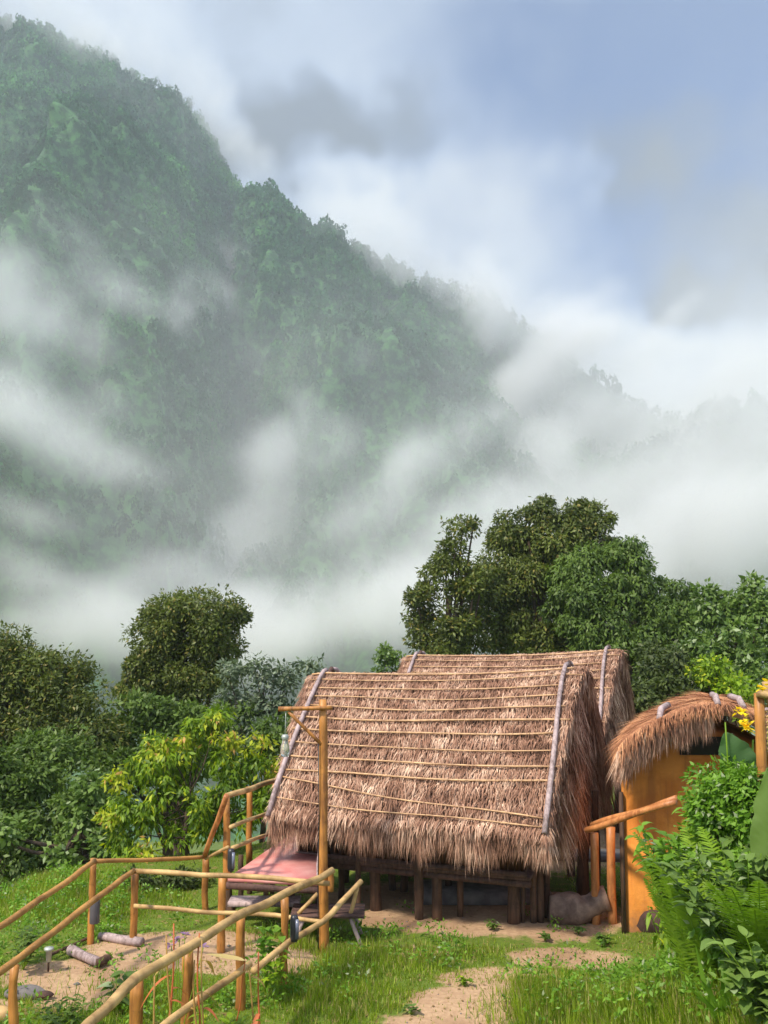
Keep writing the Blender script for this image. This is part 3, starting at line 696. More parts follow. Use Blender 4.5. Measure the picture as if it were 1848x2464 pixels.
# ---- poles between hut and clay hut
b_root = empty("log_prop", tuple(on(1430, 2160, 0)), "pair of orange peeled poles leaning up over two short posts by the clay hut", "handrail")
for (p0, p1, r) in ((at(1410, 1998, 13.7), at(1625, 1930, 12.6), .040), (at(1425, 1985, 13.8), at(1628, 1920, 12.7), .038)):
    b_ = MB(); b_.pole(p0, p1, r, r, 8, .006, 12, .02); b_.build("rail", ORG, b_root)
for (px, yt, yb, r) in ((1430, 2004, 2155, .058), (1469, 1990, 2160, .062)):
    p1 = at(px, yt, 14.2); p0 = np.array((p1[0], 14.2, -.1)); b_ = MB(); b_.pole(p0, p1, r, r, 7, .01, 12, .03); b_.build("post", ORG, b_root)

# ---- railings
def fence(name, label, posts, rails, cat="fence"):
    p0 = on(posts[0][0], posts[0][2], 0) if posts else rails[0][0]
    r = empty(name, (float(p0[0]), float(p0[1]), 0), label, cat)
    for (px, yt, Y, rad) in [(q[0], q[1], on(q[0], q[2], 0)[1], q[3]) for q in posts]:
        t0 = at(px, yt, Y); b0 = np.array((t0[0] + rng.normal(0, .01), Y, float(G(t0[0], Y)) - .2))
        b_ = MB(); b_.pole(b0, t0, rad * 1.05, rad * .95, 8, .012, 11, .05); b_.build("post", OCH, r)
    for (pts, rad, mt_) in rails:
        rad = rad * .86
        P = np.array(pts); L = np.concatenate([[0], np.cumsum(np.linalg.norm(np.diff(P, axis=0), axis=1))])
        tt = np.linspace(0, L[-1], max(8, int(L[-1] * 5))); Pp = np.stack([np.interp(tt, L, P[:, k]) for k in range(3)], 1)
        Pp += np.stack([fbm(tt * 1.3, tt * 0 + k * 9 + P[0, 0], 90 + k, 2) for k in range(3)], 1) * .07
        b_ = MB(); b_.tube(Pp, rad * (1 + .10 * fbm(tt * 4, tt * 0, 7, 2) * 2), 10, True, .05); b_.build("rail", mt_, r)
    return r
fence("pole_railing", "foreground railing of ochre posts with two wavy rails running down to the lower left corner",
      [(685, 2160, 2380, .048), (580, 2195, 2430, .052), (452, 2290, 2500, .056), (330, 2352, 2600, .062)],
      [([at(800, 2092, 12.25), at(770, 2112, 12.1), at(685, 2152, 11.3), at(580, 2203, 10.35), at(452, 2282, 9.3), at(330, 2356, 8.55), at(210, 2462, 7.7), at(90, 2600, 6.9)], .050, PAL),
       ([at(866, 2124, 12.8), at(785, 2215, 12.2), at(700, 2262, 11.3), at(610, 2338, 10.45)], .040, PAL),
       ([at(600, 2318, 10.35), at(570, 2342, 10.2), at(500, 2388, 9.7), at(440, 2432, 9.2), at(380, 2480, 8.8), at(300, 2560, 8.3)], .042, PAL)])
fence("pole_railing", "middle railing with pale level top rail reaching the tall lamp post",
      [(325, 2092, 2272, .046), (535, 2108, 2288, .050), (36, 2322, 2540, .045)],
      [([at(792, 2124, 12.2), at(700, 2118, 12.3), at(535, 2106, 12.4), at(322, 2098, 12.7)], .036, PAL),
       ([at(325, 2092, 12.7), at(200, 2190, 11.2), at(100, 2262, 10.2), at(-60, 2380, 8.9)], .040, OCR),
       ([at(782, 2216, 12.2), at(660, 2203, 12.5), at(535, 2196, 12.5), at(325, 2182, 12.75)], .030, PAL)])
fence("pole_railing", "rearmost railing with thin top rail in front of the dark bushes",
      [(225, 2066, 2270, .045), (495, 2060, 2190, .048)],
      [([at(500, 2060, 14.2), at(420, 2066, 13.8), at(225, 2073, 12.8)], .032, OCR), ([at(228, 2070, 12.8), at(120, 2150, 11.5), at(-60, 2265, 9.9)], .040, OCR),
       ([at(495, 2064, 14.2), at(548, 2038, 13.4)], .026, PAL)])

# ---- tall lamp post and hanging lantern
pb = on(781, 2292, 0)
lp = empty("lamp_post", tuple(pb), "tall ochre pole with side arm and slanting brace in front of the hut", "post")
b_ = MB(); b_.pole(pb - (0, 0, .3), at(777, 1683, pb[1]), .064, .052, 12, .010, 14, .03); b_.build("pole", OCH, lp)
b_ = MB(); b_.pole(at(670, 1706, pb[1] - .07), at(800, 1703, pb[1] - .07), .030, .028, 6, .004, 9, .03); b_.build("arm", OCH, lp)
b_ = MB(); b_.pole(at(694, 1712, pb[1] - .06), at(772, 1790, pb[1] - .02), .022, .022, 5, .004, 8, .03); b_.build("brace", OCH, lp)
b_ = MB(); b_.pole(at(797, 2092, pb[1] - .07), at(795, 2145, pb[1] - .08), .040, .035, 5, .01); b_.build("stub", OCH, lp)
b_ = MB(); b_.tube([at(766, 1790, pb[1] - .05), at(768, 1950, pb[1] - .07), at(765, 2130, pb[1] - .06), at(766, 2290, pb[1] - .06)], .007, 5); b_.build("cable", BLK, lp)
def lathe(mb, c, prof, n=16):
    c = np.asarray(c, float); th = np.linspace(0, 2 * np.pi, n, endpoint=False)
    V = np.concatenate([np.stack([c[0] + r * np.cos(th), c[1] + r * np.sin(th), np.full(n, c[2] + z)], 1) for r, z in prof])
    Q = [[i * n + j, i * n + (j + 1) % n, (i + 1) * n + (j + 1) % n, (i + 1) * n + j] for i in range(len(prof) - 1) for j in range(n)]
    return mb.add(V, Q)
lc = at(686, 1790, pb[1] - .07)
ln = empty("lantern", tuple(lc), "small clear glass lantern hanging from the end of the lamp post arm", "lantern")
GLS, t, b = mat_new("lantern_glass"); b.inputs['Base Color'].default_value = (.9, .93, .9, 1); b.inputs['Roughness'].default_value = .05; b.inputs['Transmission Weight'].default_value = .85
b_ = MB(); lathe(b_, lc, [(.01, -.16), (.05, -.155), (.062, -.10), (.055, -.03), (.035, .03), (.03, .05)]); b_.build("glass", GLS, ln)
b_ = MB(); lathe(b_, lc, [(.0, .12), (.035, .115), (.05, .09), (.04, .05), (.03, .045)]); b_.tube([lc + (0, 0, .11), at(688, 1710, pb[1] - .07)], .004, 5); b_.build("cap", WHT, ln)
b_ = MB(); lathe(b_, lc, [(.0, .0), (.02, -.01), (.027, -.05), (.02, -.08), (.0, -.09)], 10); b_.build("bulb", mat_flat("bulb_glass", lin(.95, .9, .7), .2, lin(.9, .85, .6)), ln)
b_ = MB(); 
for k in range(4): b_.tube([lc + (.05 * math.cos(k * 1.57), .05 * math.sin(k * 1.57), -.16), lc + (.03 * math.cos(k * 1.57), .03 * math.sin(k * 1.57), .06)], .004, 5)
b_.build("frame", WHT, ln)
for (px, yt, yb, Y, lab) in ((708, 2204, 2262, 11.25, "black solar lamp fixed to a post of the foreground railing"), (556, 2046, 2092, 13.1, "small black lamp fixed to the corner post of the pink deck")):
    a_ = at(px, yt, Y); c_ = at(px, yb, Y); r_ = empty("solar_lamp", tuple((a_ + c_) / 2), lab, "lamp")
    b_ = MB(); lathe(b_, (a_ + c_) / 2, [(0, .14), (.035, .135), (.045, .10), (.045, -.10), (.035, -.14), (0, -.145)], 12); b_.build("housing", BLK, r_)
    b_ = MB(); b_.box((a_ + c_) / 2 + (.035, -.035, 0), .035, .03, .2); b_.build("lens", mat_flat("lamp_lens", lin(.45, .47, .55), .15), r_, False)
b_ = MB(); p = at(228, 2195, 12.72); lathe(b_, p, [(.058, -.13), (.062, -.12), (.062, .13), (.058, .14)], 12)
tag(b_.build("pipe_sleeve", mat_flat("grey_sleeve", lin(.36, .34, .36), .5)), "dark grey sleeve wrapped round the left post of the rearmost railing", "sleeve")

# ---- pink deck with its railing and steps
zd = .75
c4 = [on(548, 2112, zd), on(772, 2124, zd), on(764, 2008, zd), on(704, 2003, zd)]
dk = empty("deck", tuple((c4[0][0], c4[0][1], 0)), "raised deck with pink red top at the left end of the nearer hut", "deck")
b_ = MB(); V = [c for c in c4] + [c - (0, 0, .05) for c in c4]; b_.add(V, [[0, 1, 2, 3], [7, 6, 5, 4], [0, 4, 5, 1], [1, 5, 6, 2], [2, 6, 7, 3], [3, 7, 4, 0]]); b_.build("deck_top", PNK, dk, False)
b_ = MB(); b_.pole(c4[0] - (.02, .0, .10), c4[1] - (0, .0, .10), .045, .045, 6); b_.pole(c4[0] - (0, 0, .10), c4[3] - (0, 0, .10), .045, .045, 6)
for k in (.3, .6, .9): b_.pole(c4[0] + (c4[3] - c4[0]) * k - (0, 0, .1), c4[1] + (c4[2] - c4[1]) * k - (0, 0, .1), .035, .035, 5)
b_.build("joist", DRK, dk)
for (px, yb, r) in ((550, 2190, .05), (578, 2170, .04), (600, 2150, .04), (640, 2155, .04), (655, 2150, .04), (702, 2185, .05), (765, 2180, .05)):
    p = on(px, yb, 0); b_ = MB(); b_.pole(p - (0, 0, .1), p + (0, 0, zd - .08), r, r, 5); b_.build("leg", STI, dk)
TP = {}
for (px, yt, yb, r) in ((545, 1915, 2112, .047), (600, 1893, 2055, .047), (662, 1880, 2006, .044), (702, 1960, 2002, .04)):
    p = on(px, yb, zd - .04); q_ = at(px, yt, p[1]); TP[px] = q_; b_ = MB(); b_.pole(p - (0, 0, .15), q_, r, r * .95, 6, .01, 10, .04); b_.build("post", OCH, dk)
for (a_, c_, r) in ((TP[545], at(676, 1874, 16.2), .040), (at(555, 1990, 13.3), at(668, 1946, 16.0), .028), (at(560, 2040, 13.4), at(668, 2000, 16.0), .028)):
    b_ = MB(); b_.pole(a_, c_, r, r * .95, 9, .012, 9, .05); b_.build("rail", PAL, dk)
b_ = MB(); b_.pole(at(545, 1915, 13.2), at(493, 2058, 14.1), .038, .035, 6, .008); b_.build("stair_rail", ORG, dk)
b_ = MB(); b_.pole(at(765, 2010, 15.3), at(766, 2110, 13.3), .02, .02, 5); b_.build("edge_pole", GRY, dk)
# lower plank step in front of deck
p = on(555, 2165, .25); p2 = on(720, 2172, .25)
st = empty("plank_step", tuple((p[0], p[1], 0)), "weathered grey plank step on short legs below the pink deck", "step")
b_ = MB(); b_.box((p + p2) / 2, np.linalg.norm(p2 - p), .34, .06); b_.build("tread", GRY, st, False)
for q_ in (p, p2): b_ = MB(); b_.pole(q_ + (0, 0, -.4), q_ - (0, 0, .02), .06, .06, 4); b_.build("leg", STI, st)

# ---- low bench with slanting arms right of the lamp post
bc = on(790, 2192, .36)
bn = empty("low_bench", (float(bc[0]), float(bc[1]), 0), "low dark plank bench with slanting pole arms behind the tall lamp post", "bench")
b_ = MB()
for k in range(4): b_.box(bc + (0, -.2 + k * .14, 0), .95, .125, .035)
b_.build("seat", DRK, bn, False)
for (x0, y0) in ((-.36, -.2), (.36, -.2), (-.36, .25), (.36, .25)):
    b_ = MB(); b_.pole(bc + (x0 * .8, y0, 0), bc + (x0 * 1.25, y0, -.42), .028, .025, 4); b_.build("leg", GRY, bn)
for (a_, c_) in ((at(866, 2122, bc[1] - .2), at(795, 2200, bc[1] - .2)), (at(860, 2135, bc[1] - .15), at(842, 2205, bc[1] - .15)), (at(718, 2198, bc[1] - .2), at(764, 2150, bc[1] - .2))):
    b_ = MB(); b_.pole(a_, c_, .026, .026, 5, .01); b_.build("arm", PAL, bn)

# ---- slab, path, log, rock, edging, pegs
def lump(c, r, seed=0, n=18, amp=.25):
    th = np.linspace(0, 2 * np.pi, 2 * n, endpoint=False); ph = np.linspace(-.5 * np.pi, .5 * np.pi, n)
    T, P = np.meshgrid(th, ph, indexing='ij'); d = np.stack([np.cos(T) * np.cos(P), np.sin(T) * np.cos(P), np.sin(P)], -1)
    k = 1 + amp * (fbm(d[..., 0] * 2 + 5 + d[..., 2], d[..., 1] * 2 + 5, seed, 4)) * 2
    V = np.asarray(c) + d * k[..., None] * np.asarray(r); a = np.arange(2 * n * n).reshape(2 * n, n); a2 = np.roll(a, -1, 0)
    m = MB(); m.add(V.reshape(-1, 3), np.stack([a[:, :-1], a2[:, :-1], a2[:, 1:], a[:, 1:]], -1).reshape(-1, 4)); return m
p = on(1165, 2146, .08); b_ = MB(); b_.box(p, 1.9, .8, .16); tag(b_.build("stone_slab", CON, None, False), "flat grey concrete slab on the soil beneath the nearer hut", "slab")
p = on(1430, 2058, .05); b_ = MB(); b_.box(p + (.3, 0, 0), 6.0, .55, .10); tag(b_.build("path", CON, None, False), kind='structure')
tt = np.linspace(0, 1, 14); p0 = on(1322, 2215, 0) + (0, 0, .17); p1 = on(1462, 2218, 0) + (0, 0, .20)
P = p0 + (p1 - p0) * tt[:, None] + np.stack([0 * tt, 0 * tt, .12 * sstep(.55, 1, tt) - .03 * np.sin(tt * 3)], 1)
b_ = MB(); b_.tube(P, .17 + .05 * np.sin(tt * 5) + .05 * sstep(.6, 1, tt), 14, True, .10); tag(b_.build("fallen_log", LOG), "thick weathered grey log lying between the hut stilts and the clay hut", "log")
p = on(1548, 2208, 0); tag(lump(p + (0, -.42, .10), (.42, .28, .26), 4).build("boulder", ROCK), "dark brown boulder against the foot of the ochre clay wall", "rock")
def edging(name, label, a_, c_, r=.05, mat=GRY):
    b_ = MB(); b_.pole(a_ + (0, 0, .05), c_ + (0, 0, .05), r, r, 6, .01); tag(b_.build(name, mat), label, "log")
edging("edging_log", "short grey log on the sand with a dark cut end, farther left of the two", on(170, 2296, 0), on(236, 2326, 0), .06)
edging("edging_log", "short dark log half buried at the right end of the left sand patch", on(232, 2328, 0), on(262, 2316, 0), .05, STI)
edging("edging_log", "pale log edging the sand between the two corner posts", on(240, 2262, 0), on(342, 2276, 0), .055)
edging("edging_log", "long thin dark stick along the left sand patch", on(120, 2308, 0), on(222, 2262, 0), .02, STI)
edging("edging_log", "pale plank lying at the lower left corner of the picture", on(-60, 2440, 0), on(22, 2456, 0), .08, PAL)
p = on(116, 2338, 0); pk = empty("path_light", tuple(p), "small white path light on a thin peg beside the sand", "lamp")
b_ = MB(); b_.tube([p, p + (0, 0, .16)], .012, 6); b_.build("peg", STI, pk)
b_ = MB(); lathe(b_, p + (0, 0, .2), [(0, -.09), (.03, -.085), (.035, .04), (.06, .05), (.055, .075), (0, .08)], 12); b_.build("head", WHT, pk)
for k, (px, py, s, lab) in enumerate(((60, 2395, .22, "flat pale stone in the grass at lower left, larger of the two"), (105, 2400, .10, "small dark stone beside the flat pale stone"))):
    tag(lump(on(px, py, 0) + (0, 0, .03), (s, s * .6, s * .35), 8 + k).build("stone", CON if k == 0 else ROCK), lab, "rock")
# bamboo post at the right edge
p = at(1826, 1660, 8.6); gb = float(G(p[0], 8.6))
gt = empty("bamboo_post", (p[0], 8.6, gb), "ochre bamboo gatepost with notched side strip at the right edge of the picture", "post")
b_ = MB(); b_.pole((p[0], 8.6, gb - .2), at(1826, 1668, 8.6), .045, .042, 10, .004, 12, .03); b_.build("pole", OCH, gt)
b_ = MB(); b_.pole(at(1820, 1668, 8.55), at(1870, 1676, 8.5), .032, .03, 4, .003); b_.build("crossbar", PAL, gt)
b_ = MB(); b_.pole(at(1842, 1640, 8.58), at(1852, 1700, 8.58), .03, .02, 4)
for k in range(9): b_.pole(at(1838, 1700 + k * 13, 8.6), at(1868, 1694 + k * 13, 8.6), .012, .012, 3, .003)
b_.build("slat_strip", PAL, gt)

# ================================================================== plants
def leafquads(B, D, N_, L, W):
    S = unit(np.cross(D, N_)); Nn = unit(np.cross(S, D)); n = len(B)
    L = L[:, None]; W = W[:, None]
    V = np.stack([B, B + D * L * .42 + S * W * .5 - Nn * W * .12, B + D * L - Nn * L * .08, B + D * L * .42 - S * W * .5 - Nn * W * .12], 1).reshape(-1, 3)
    return V, np.arange(n * 4).reshape(-1, 4)
def clumps(E, cr, dens, sq=.75, seed=None):
    """E: crown masses (px, py, rx, ry, Y, depth scale) -> clump centres and radii"""
    C, R = [], []
    for e in E:
        px, py, rx, ry, Y = e[:5]; ds = e[5] if len(e) > 5 else 1.0
        k = Y / FPX; c = at(px, py, Y); a = np.array((rx * k, min(rx, ry * 1.2) * k * ds, ry * k))
        n = max(3, int(dens * (a[0] * a[2] + .6 * a[0] * a[1]) / cr ** 2))
        d = unit(rng.normal(0, 1, (n, 3))); r = rng.uniform(.35, 1.0, (n, 1)) ** .45
        a2 = np.maximum(a - cr * .55, .15)
        C.append(c + d * r * a2 + rng.normal(0, cr * .2, (n, 3))); R.append(cr * rng.uniform(.6, 1.35, n))
    C0 = np.concatenate(C); R0 = np.concatenate(R)
    k = rng.random(len(C0)) < .22; mid = C0.mean(0)       # stray sprigs outside the crown's outline
    C1 = C0[k] + unit(C0[k] - mid) * cr * rng.uniform(.1, .6, (k.sum(), 1)) + rng.normal(0, cr * .25, (k.sum(), 3))
    return np.concatenate([C0, C1]), np.concatenate([R0, R0[k] * .6])
def crown_mesh(C, R, nleaf, L, W, droop=.35, seed=0, up=.2):
    n = len(C); k = np.repeat(np.arange(n), nleaf); m = len(k)
    d = rng.normal(0, 1, (m, 3)); d = unit(d); d[:, 2] = d[:, 2] * .8 + up; d = unit(d)
    lump = 1 + .25 * np.sin(d[:, 0] * 5 + k) * np.cos(d[:, 1] * 4 + k * 1.7)
    B = C[k] + d * (R[k] * rng.uniform(.55, 1.0, m) ** .6 * lump)[:, None] * (1, 1, .8)
    D = unit(d * .7 + rng.normal(0, .55, (m, 3)) + np.array((0, 0, -droop)))
    Nn = unit(d + rng.normal(0, .32, (m, 3)) + np.array((0, 0, .25)))
    s = rng.uniform(.65, 1.25, m)
    return leafquads(B, D, Nn, L * s, W * s)
BRK = mat_wood("bark", lin(.17, .13, .10), lin(.33, .27, .21), .9, (12, 12, 3), .5)
def tree(name, label, cat, E, mat, cr=.55, dens=2.4, nleaf=170, L=.15, W=.075, trunk=None, tr=.16, limbs=14, group=None, droop=.35, twig=1.0):
    """trunk = (x, y) of its foot"""
    C, R = clumps(E, cr, dens)
    if trunk is None: trunk = (C[:, 0].mean(), C[:, 1].mean())
    gz = float(G(trunk[0], trunk[1])); root = empty(name, (float(trunk[0]), float(trunk[1]), gz), label, cat, group)
    m = MB(); top = np.array((C[:, 0].mean() , C[:, 1].mean(), C[:, 2].mean() + .2 * C[:, 2].std()))
    b0 = np.array((trunk[0], trunk[1], gz - .3)); mid = b0 * .5 + top * .5 + rng.normal(0, .15, 3)
    tt = np.linspace(0, 1, 9)[:, None]; P = b0 * (1 - tt) ** 2 + 2 * mid * tt * (1 - tt) + top * tt ** 2
    m.tube(P, np.linspace(tr, tr * .35, 9), 9, False, .08)
    sel = rng.choice(len(C), min(limbs, len(C)), replace=False)
    for j in sel:
        k = rng.integers(3, 8); a_ = P[k]; e = C[j]; q = a_ * .5 + e * .5 + np.array((0, 0, -.1 * np.linalg.norm(e - a_))) + rng.normal(0, .1, 3)
        s = np.linspace(0, 1, 6)[:, None]; LP = a_ * (1 - s) ** 2 + 2 * q * s * (1 - s) + e * s ** 2
        m.tube(LP, np.linspace(tr * .38, tr * .1, 6) * twig, 6, False, .1)
    m.build("trunk", BRK, root)
    V, F = crown_mesh(C, R, nleaf, L, W, droop)
    link("crown", npmesh("crown", V, F, False), mat, root)
    return root
L_DK = mat_leaf("dark_leaves", (.026, .044, .010), (.095, .13, .025), None, .25)
L_OL = mat_leaf("olive_leaves", (.035, .055, .010), (.15, .19, .028), (.22, .19, .04), .28, efrac=.07)
L_GR = mat_leaf("green_leaves", (.034, .068, .012), (.14, .22, .035), None, .3)
L_MG = mat_leaf("mid_green_leaves", (.045, .095, .018), (.19, .29, .06), (.30, .38, .20), .3, efrac=.06)
L_SV = mat_leaf("silvery_leaves", (.055, .085, .045), (.17, .22, .13), (.25, .30, .20), .25)
L_YL = mat_leaf("yellow_green_leaves", (.05, .11, .008), (.26, .40, .018), (.44, .50, .025), .38, efrac=.10)
L_YT = mat_leaf("yellow_tip_leaves", (.18, .28, .012), (.52, .54, .03), (.60, .36, .10), .35, efrac=.10)
L_BR = mat_leaf("bright_leaves", (.07, .17, .012), (.22, .40, .035), (.32, .38, .22), .35, scale=2, efrac=.05)
L_FN = mat_leaf("fern_leaves", (.12, .23, .012), (.28, .44, .03), None, .35, scale=2)

tree("broadleaf_tree", "big dark tree filling the left edge of the picture above the bushes", "tree",
     [(60, 1600, 90, 70, 24), (150, 1640, 90, 75, 24), (60, 1720, 130, 110, 24), (190, 1740, 75, 90, 23.5), (-40, 1650, 90, 140, 24), (-160, 1690, 100, 130, 24), (235, 1790, 40, 45, 23), (20, 1545, 45, 40, 24.3)], L_OL, .46, 2.7, 260, .12, .05, tr=.22)
tree("broadleaf_tree", "tall round dark tree standing alone left of the hut against the mist", "tree",
     [(470, 1500, 105, 85, 29), (390, 1540, 75, 75, 29), (520, 1560, 60, 80, 29), (360, 1620, 60, 90, 29), (440, 1640, 90, 80, 29), (410, 1480, 60, 55, 29), (540, 1470, 45, 45, 29), (330, 1640, 35, 70, 28.8), (520, 1640, 40, 40, 29)],
     L_OL, .50, 3.0, 330, .125, .055, trunk=(at(430, 1700, 29)[0], 29), tr=.26, limbs=20)
tree("silvery_tree", "slender open tree with silvery leaves between the round dark tree and the hut roof", "tree",
     [(590, 1620, 65, 45, 24), (660, 1640, 55, 45, 24), (560, 1690, 50, 50, 24), (640, 1700, 60, 50, 24), (700, 1620, 25, 20, 24), (610, 1760, 70, 50, 23.5), (745, 1600, 14, 12, 24), (690, 1720, 30, 50, 24)],
     L_SV, .26, 1.5, 55, .13, .065, trunk=(at(610, 1800, 24)[0], 24), tr=.09, limbs=34, twig=.7)
tree("bush_tree", "dense dark green bush below the left edge tree, darkest part of the thicket", "bush",
     [(60, 1880, 120, 90, 20.5), (30, 1990, 120, 90, 20), (170, 1960, 100, 110, 20), (120, 1820, 100, 60, 21), (-60, 1900, 100, 150, 20), (-190, 1880, 110, 160, 20), (-330, 1960, 110, 130, 20), (200, 2040, 70, 50, 19.5), (60, 2060, 100, 45, 19.5)], L_GR, .42, 2.6, 170, .14, .06)
tree("bush_tree", "mid green bush behind the yellow leaved tree, below the round dark tree", "bush",
     [(330, 1740, 80, 60, 24), (420, 1740, 90, 55, 24), (280, 1800, 70, 60, 23.5), (520, 1760, 70, 50, 24), (350, 1840, 110, 60, 23), (650, 1800, 60, 70, 22.5), (480, 1820, 110, 60, 23), (260, 1870, 60, 70, 22.5)], L_MG if False else L_GR, .42, 2.5, 170, .15, .07)
tree("bush_tree", "grey green bush with broad pale leaves standing in front of the dark thicket", "bush",
     [(190, 1990, 40, 60, 18.8), (215, 1910, 45, 60, 19), (160, 2060, 28, 30, 18.5), (250, 2040, 45, 45, 18.6), (30, 2010, 30, 40, 18.6)], L_SV if False else L_MG, .26, 1.9, 90, .15, .09)
tree("yellow_tree", "bright yellow green tree with drooping leaves left of the deck railing", "tree",
     [(470, 1760, 45, 60, 18.6), (520, 1720, 25, 30, 18.6), (570, 1830, 75, 60, 18.6), (370, 1800, 50, 40, 18.6), (420, 1860, 80, 70, 18.5), (350, 1860, 50, 50, 18.6), (330, 1940, 60, 70, 18.3), (440, 1960, 110, 80, 18.3), (580, 1930, 80, 80, 18.4), (640, 1900, 35, 90, 18.6), (300, 2020, 50, 40, 18)],
     L_YL, .24, 1.35, 90, .135, .05, trunk=(at(450, 2100, 18.4)[0], 18.4), tr=.07, droop=1.2, limbs=30, twig=.6)
C, R = clumps([(500, 1745, 40, 30, 18.5), (560, 1780, 60, 25, 18.4), (620, 1800, 30, 30, 18.4), (380, 1800, 50, 25, 18.4), (290, 1880, 25, 40, 18.0), (440, 1790, 40, 30, 18.4), (660, 1850, 20, 40, 18.4), (350, 2040, 50, 20, 17.8), (260, 1990, 20, 40, 17.9)], .18, 1.2)
root = [o for o in bpy.data.objects if o.name.startswith('yellow_tree')][0]
V, F = crown_mesh(C, R, 40, .13, .05, .8); link("yellow_tips", npmesh("yellow_tips", V, F, False), L_YT, root)
tree("bush_tree", "low dark bush on the grass behind the railings, left of the deck", "bush",
     [(400, 2145, 75, 35, 16.0), (350, 2150, 40, 25, 16), (460, 2140, 40, 40, 16.2)], L_DK, .22, 2.6, 150, .10, .045, tr=.05)
tree("broadleaf_tree", "huge domed olive green tree behind the farther hut, tallest of the trees", "tree",
     [(1330, 1300, 110, 75, 32), (1230, 1340, 80, 75, 32), (1300, 1420, 120, 90, 31.5), (1190, 1440, 80, 90, 31.5), (1270, 1530, 120, 60, 31), (1380, 1255, 80, 40, 32), (1290, 1240, 60, 30, 32), (1230, 1290, 60, 50, 32), (1420, 1290, 60, 50, 32), (1350, 1560, 100, 50, 31)],
     L_OL, .48, 2.3, 330, .14, .06, trunk=(at(1340, 1600, 32)[0], 32), tr=.4, limbs=30, droop=.7)
tree("broadleaf_tree", "broad green tree hung with drooping vines, right of the tallest domed tree", "tree",
     [(1450, 1370, 95, 85, 30.5), (1420, 1460, 110, 90, 30), (1540, 1440, 90, 75, 30.5), (1600, 1500, 75, 85, 30), (1480, 1550, 130, 60, 29.5), (1510, 1350, 60, 50, 30.5), (1640, 1450, 45, 55, 30), (1660, 1540, 50, 70, 29.5), (1380, 1380, 60, 60, 30.5), (1590, 1600, 90, 50, 29)],
     L_GR, .46, 2.3, 300, .15, .065, trunk=(at(1530, 1600, 30)[0], 30), tr=.3, limbs=30, droop=1.0)
tree("broadleaf_tree", "narrow olive tree with a spire top at the left side of the huge domed tree", "tree",
     [(1105, 1275, 38, 35, 30), (1090, 1330, 45, 50, 30), (1060, 1400, 60, 60, 30), (1130, 1390, 55, 60, 30), (1030, 1480, 50, 70, 30), (1100, 1500, 90, 80, 30), (1010, 1440, 28, 25, 30), (1060, 1570, 80, 40, 29.5), (1005, 1530, 25, 40, 30)],
     L_OL, .36, 1.8, 150, .14, .06, trunk=(at(1090, 1600, 30)[0], 30), tr=.22, limbs=26)
tree("broadleaf_tree", "leafy green tree at the right edge of the picture above the bamboo post", "tree",
     [(1790, 1470, 60, 55, 25), (1720, 1480, 45, 50, 25), (1840, 1520, 60, 90, 25), (1760, 1560, 80, 70, 24.5), (1690, 1560, 50, 50, 25), (1810, 1640, 80, 70, 24), (1700, 1440, 25, 25, 25), (1830, 1430, 35, 30, 25)],
     L_MG, .36, 2.3, 110, .17, .085, trunk=(at(1760, 1700, 24.5)[0], 24.5), tr=.15, limbs=26, twig=.8)
tree("bush_tree", "dark green bush between the farther hut and the clay hut roof", "bush",
     [(1590, 1650, 80, 70, 22), (1640, 1700, 90, 50, 21.5), (1540, 1700, 60, 60, 21.5), (1720, 1680, 70, 60, 22), (1590, 1590, 60, 40, 23)], L_DK, .38, 2.7, 170, .13, .06)
tree("bush_tree", "yellow green bush behind the clay hut, under the right edge tree", "bush",
     [(1740, 1640, 60, 50, 21), (1790, 1690, 50, 50, 21), (1700, 1610, 45, 40, 21.5)], L_YL, .28, 1.8, 90, .12, .06)
tree("sapling", "small sapling top peeping over the ridge of the nearer hut", "tree",
     [(930, 1575, 22, 22, 25), (955, 1592, 18, 12, 25), (915, 1600, 16, 12, 25), (960, 1620, 20, 20, 25)], L_MG, .16, 1.6, 60, .12, .06, tr=.03, limbs=6)
for k, (px, py) in enumerate(((1531, 1519), (1572, 1497))):
    pass

# ---- grass
GRS = mat_leaf("grass_blades", (.11, .19, .012), (.36, .47, .035), (.46, .38, .15), .4, scale=1.6, efrac=.14)
def blades(x, y, h, lean=.7, wd=.010):
    n = len(x); B = np.stack([x, y, G(x, y) - .01], 1)
    a = rng.uniform(0, 6.28, n); ln = rng.uniform(.05, lean, n)
    D = unit(np.stack([np.cos(a) * ln, np.sin(a) * ln, np.ones(n)], 1)); S = np.stack([-np.sin(a), np.cos(a), 0 * a], 1)
    S = unit(S + np.array((1., 0, 0)) * .6)
    return strips(B, D, S, h, wd * rng.uniform(.6, 1.4, n), rng.uniform(.05, .45, n), 3)
def hgt(x, y):
    px, py = proj(np.stack([x, y, G(x, y)], 1))
    soil = soilness(x, y); nz = fbm(x * .9, y * .9, 51, 4); n2_ = fbm(x * 3.1, y * 3.1, 55, 3)
    h = .05 + .04 * n2_
    patch = lambda cx, cy, rx, ry: np.clip(1.4 - np.hypot((px - cx) / rx, (py - cy) / ry), 0, 1)
    h = h + .15 * patch(950, 2290, 240, 60) + .14 * patch(820, 2380, 160, 90) + .28 * patch(1680, 2450, 420, 85) + .30 * patch(1300, 2420, 150, 70) + .30 * patch(120, 2160, 260, 60) + .2 * patch(250, 2400, 260, 60) + .15 * patch(640, 2300, 120, 60)
    keep = (1 - .93 * sstep(.25, .95, soil + nz * 1.3 + n2_ * .8)) 
    keep = np.maximum(keep, patch(1680, 2450, 420, 85) * 1.2)
    return h * (1 + 1.1 * nz), keep, px, py
n = 420000
y = 5.2 + (20 - 5.2) * rng.random(n) ** 1.25; x = rng.uniform(-.47, .47, n) * y * 1.0
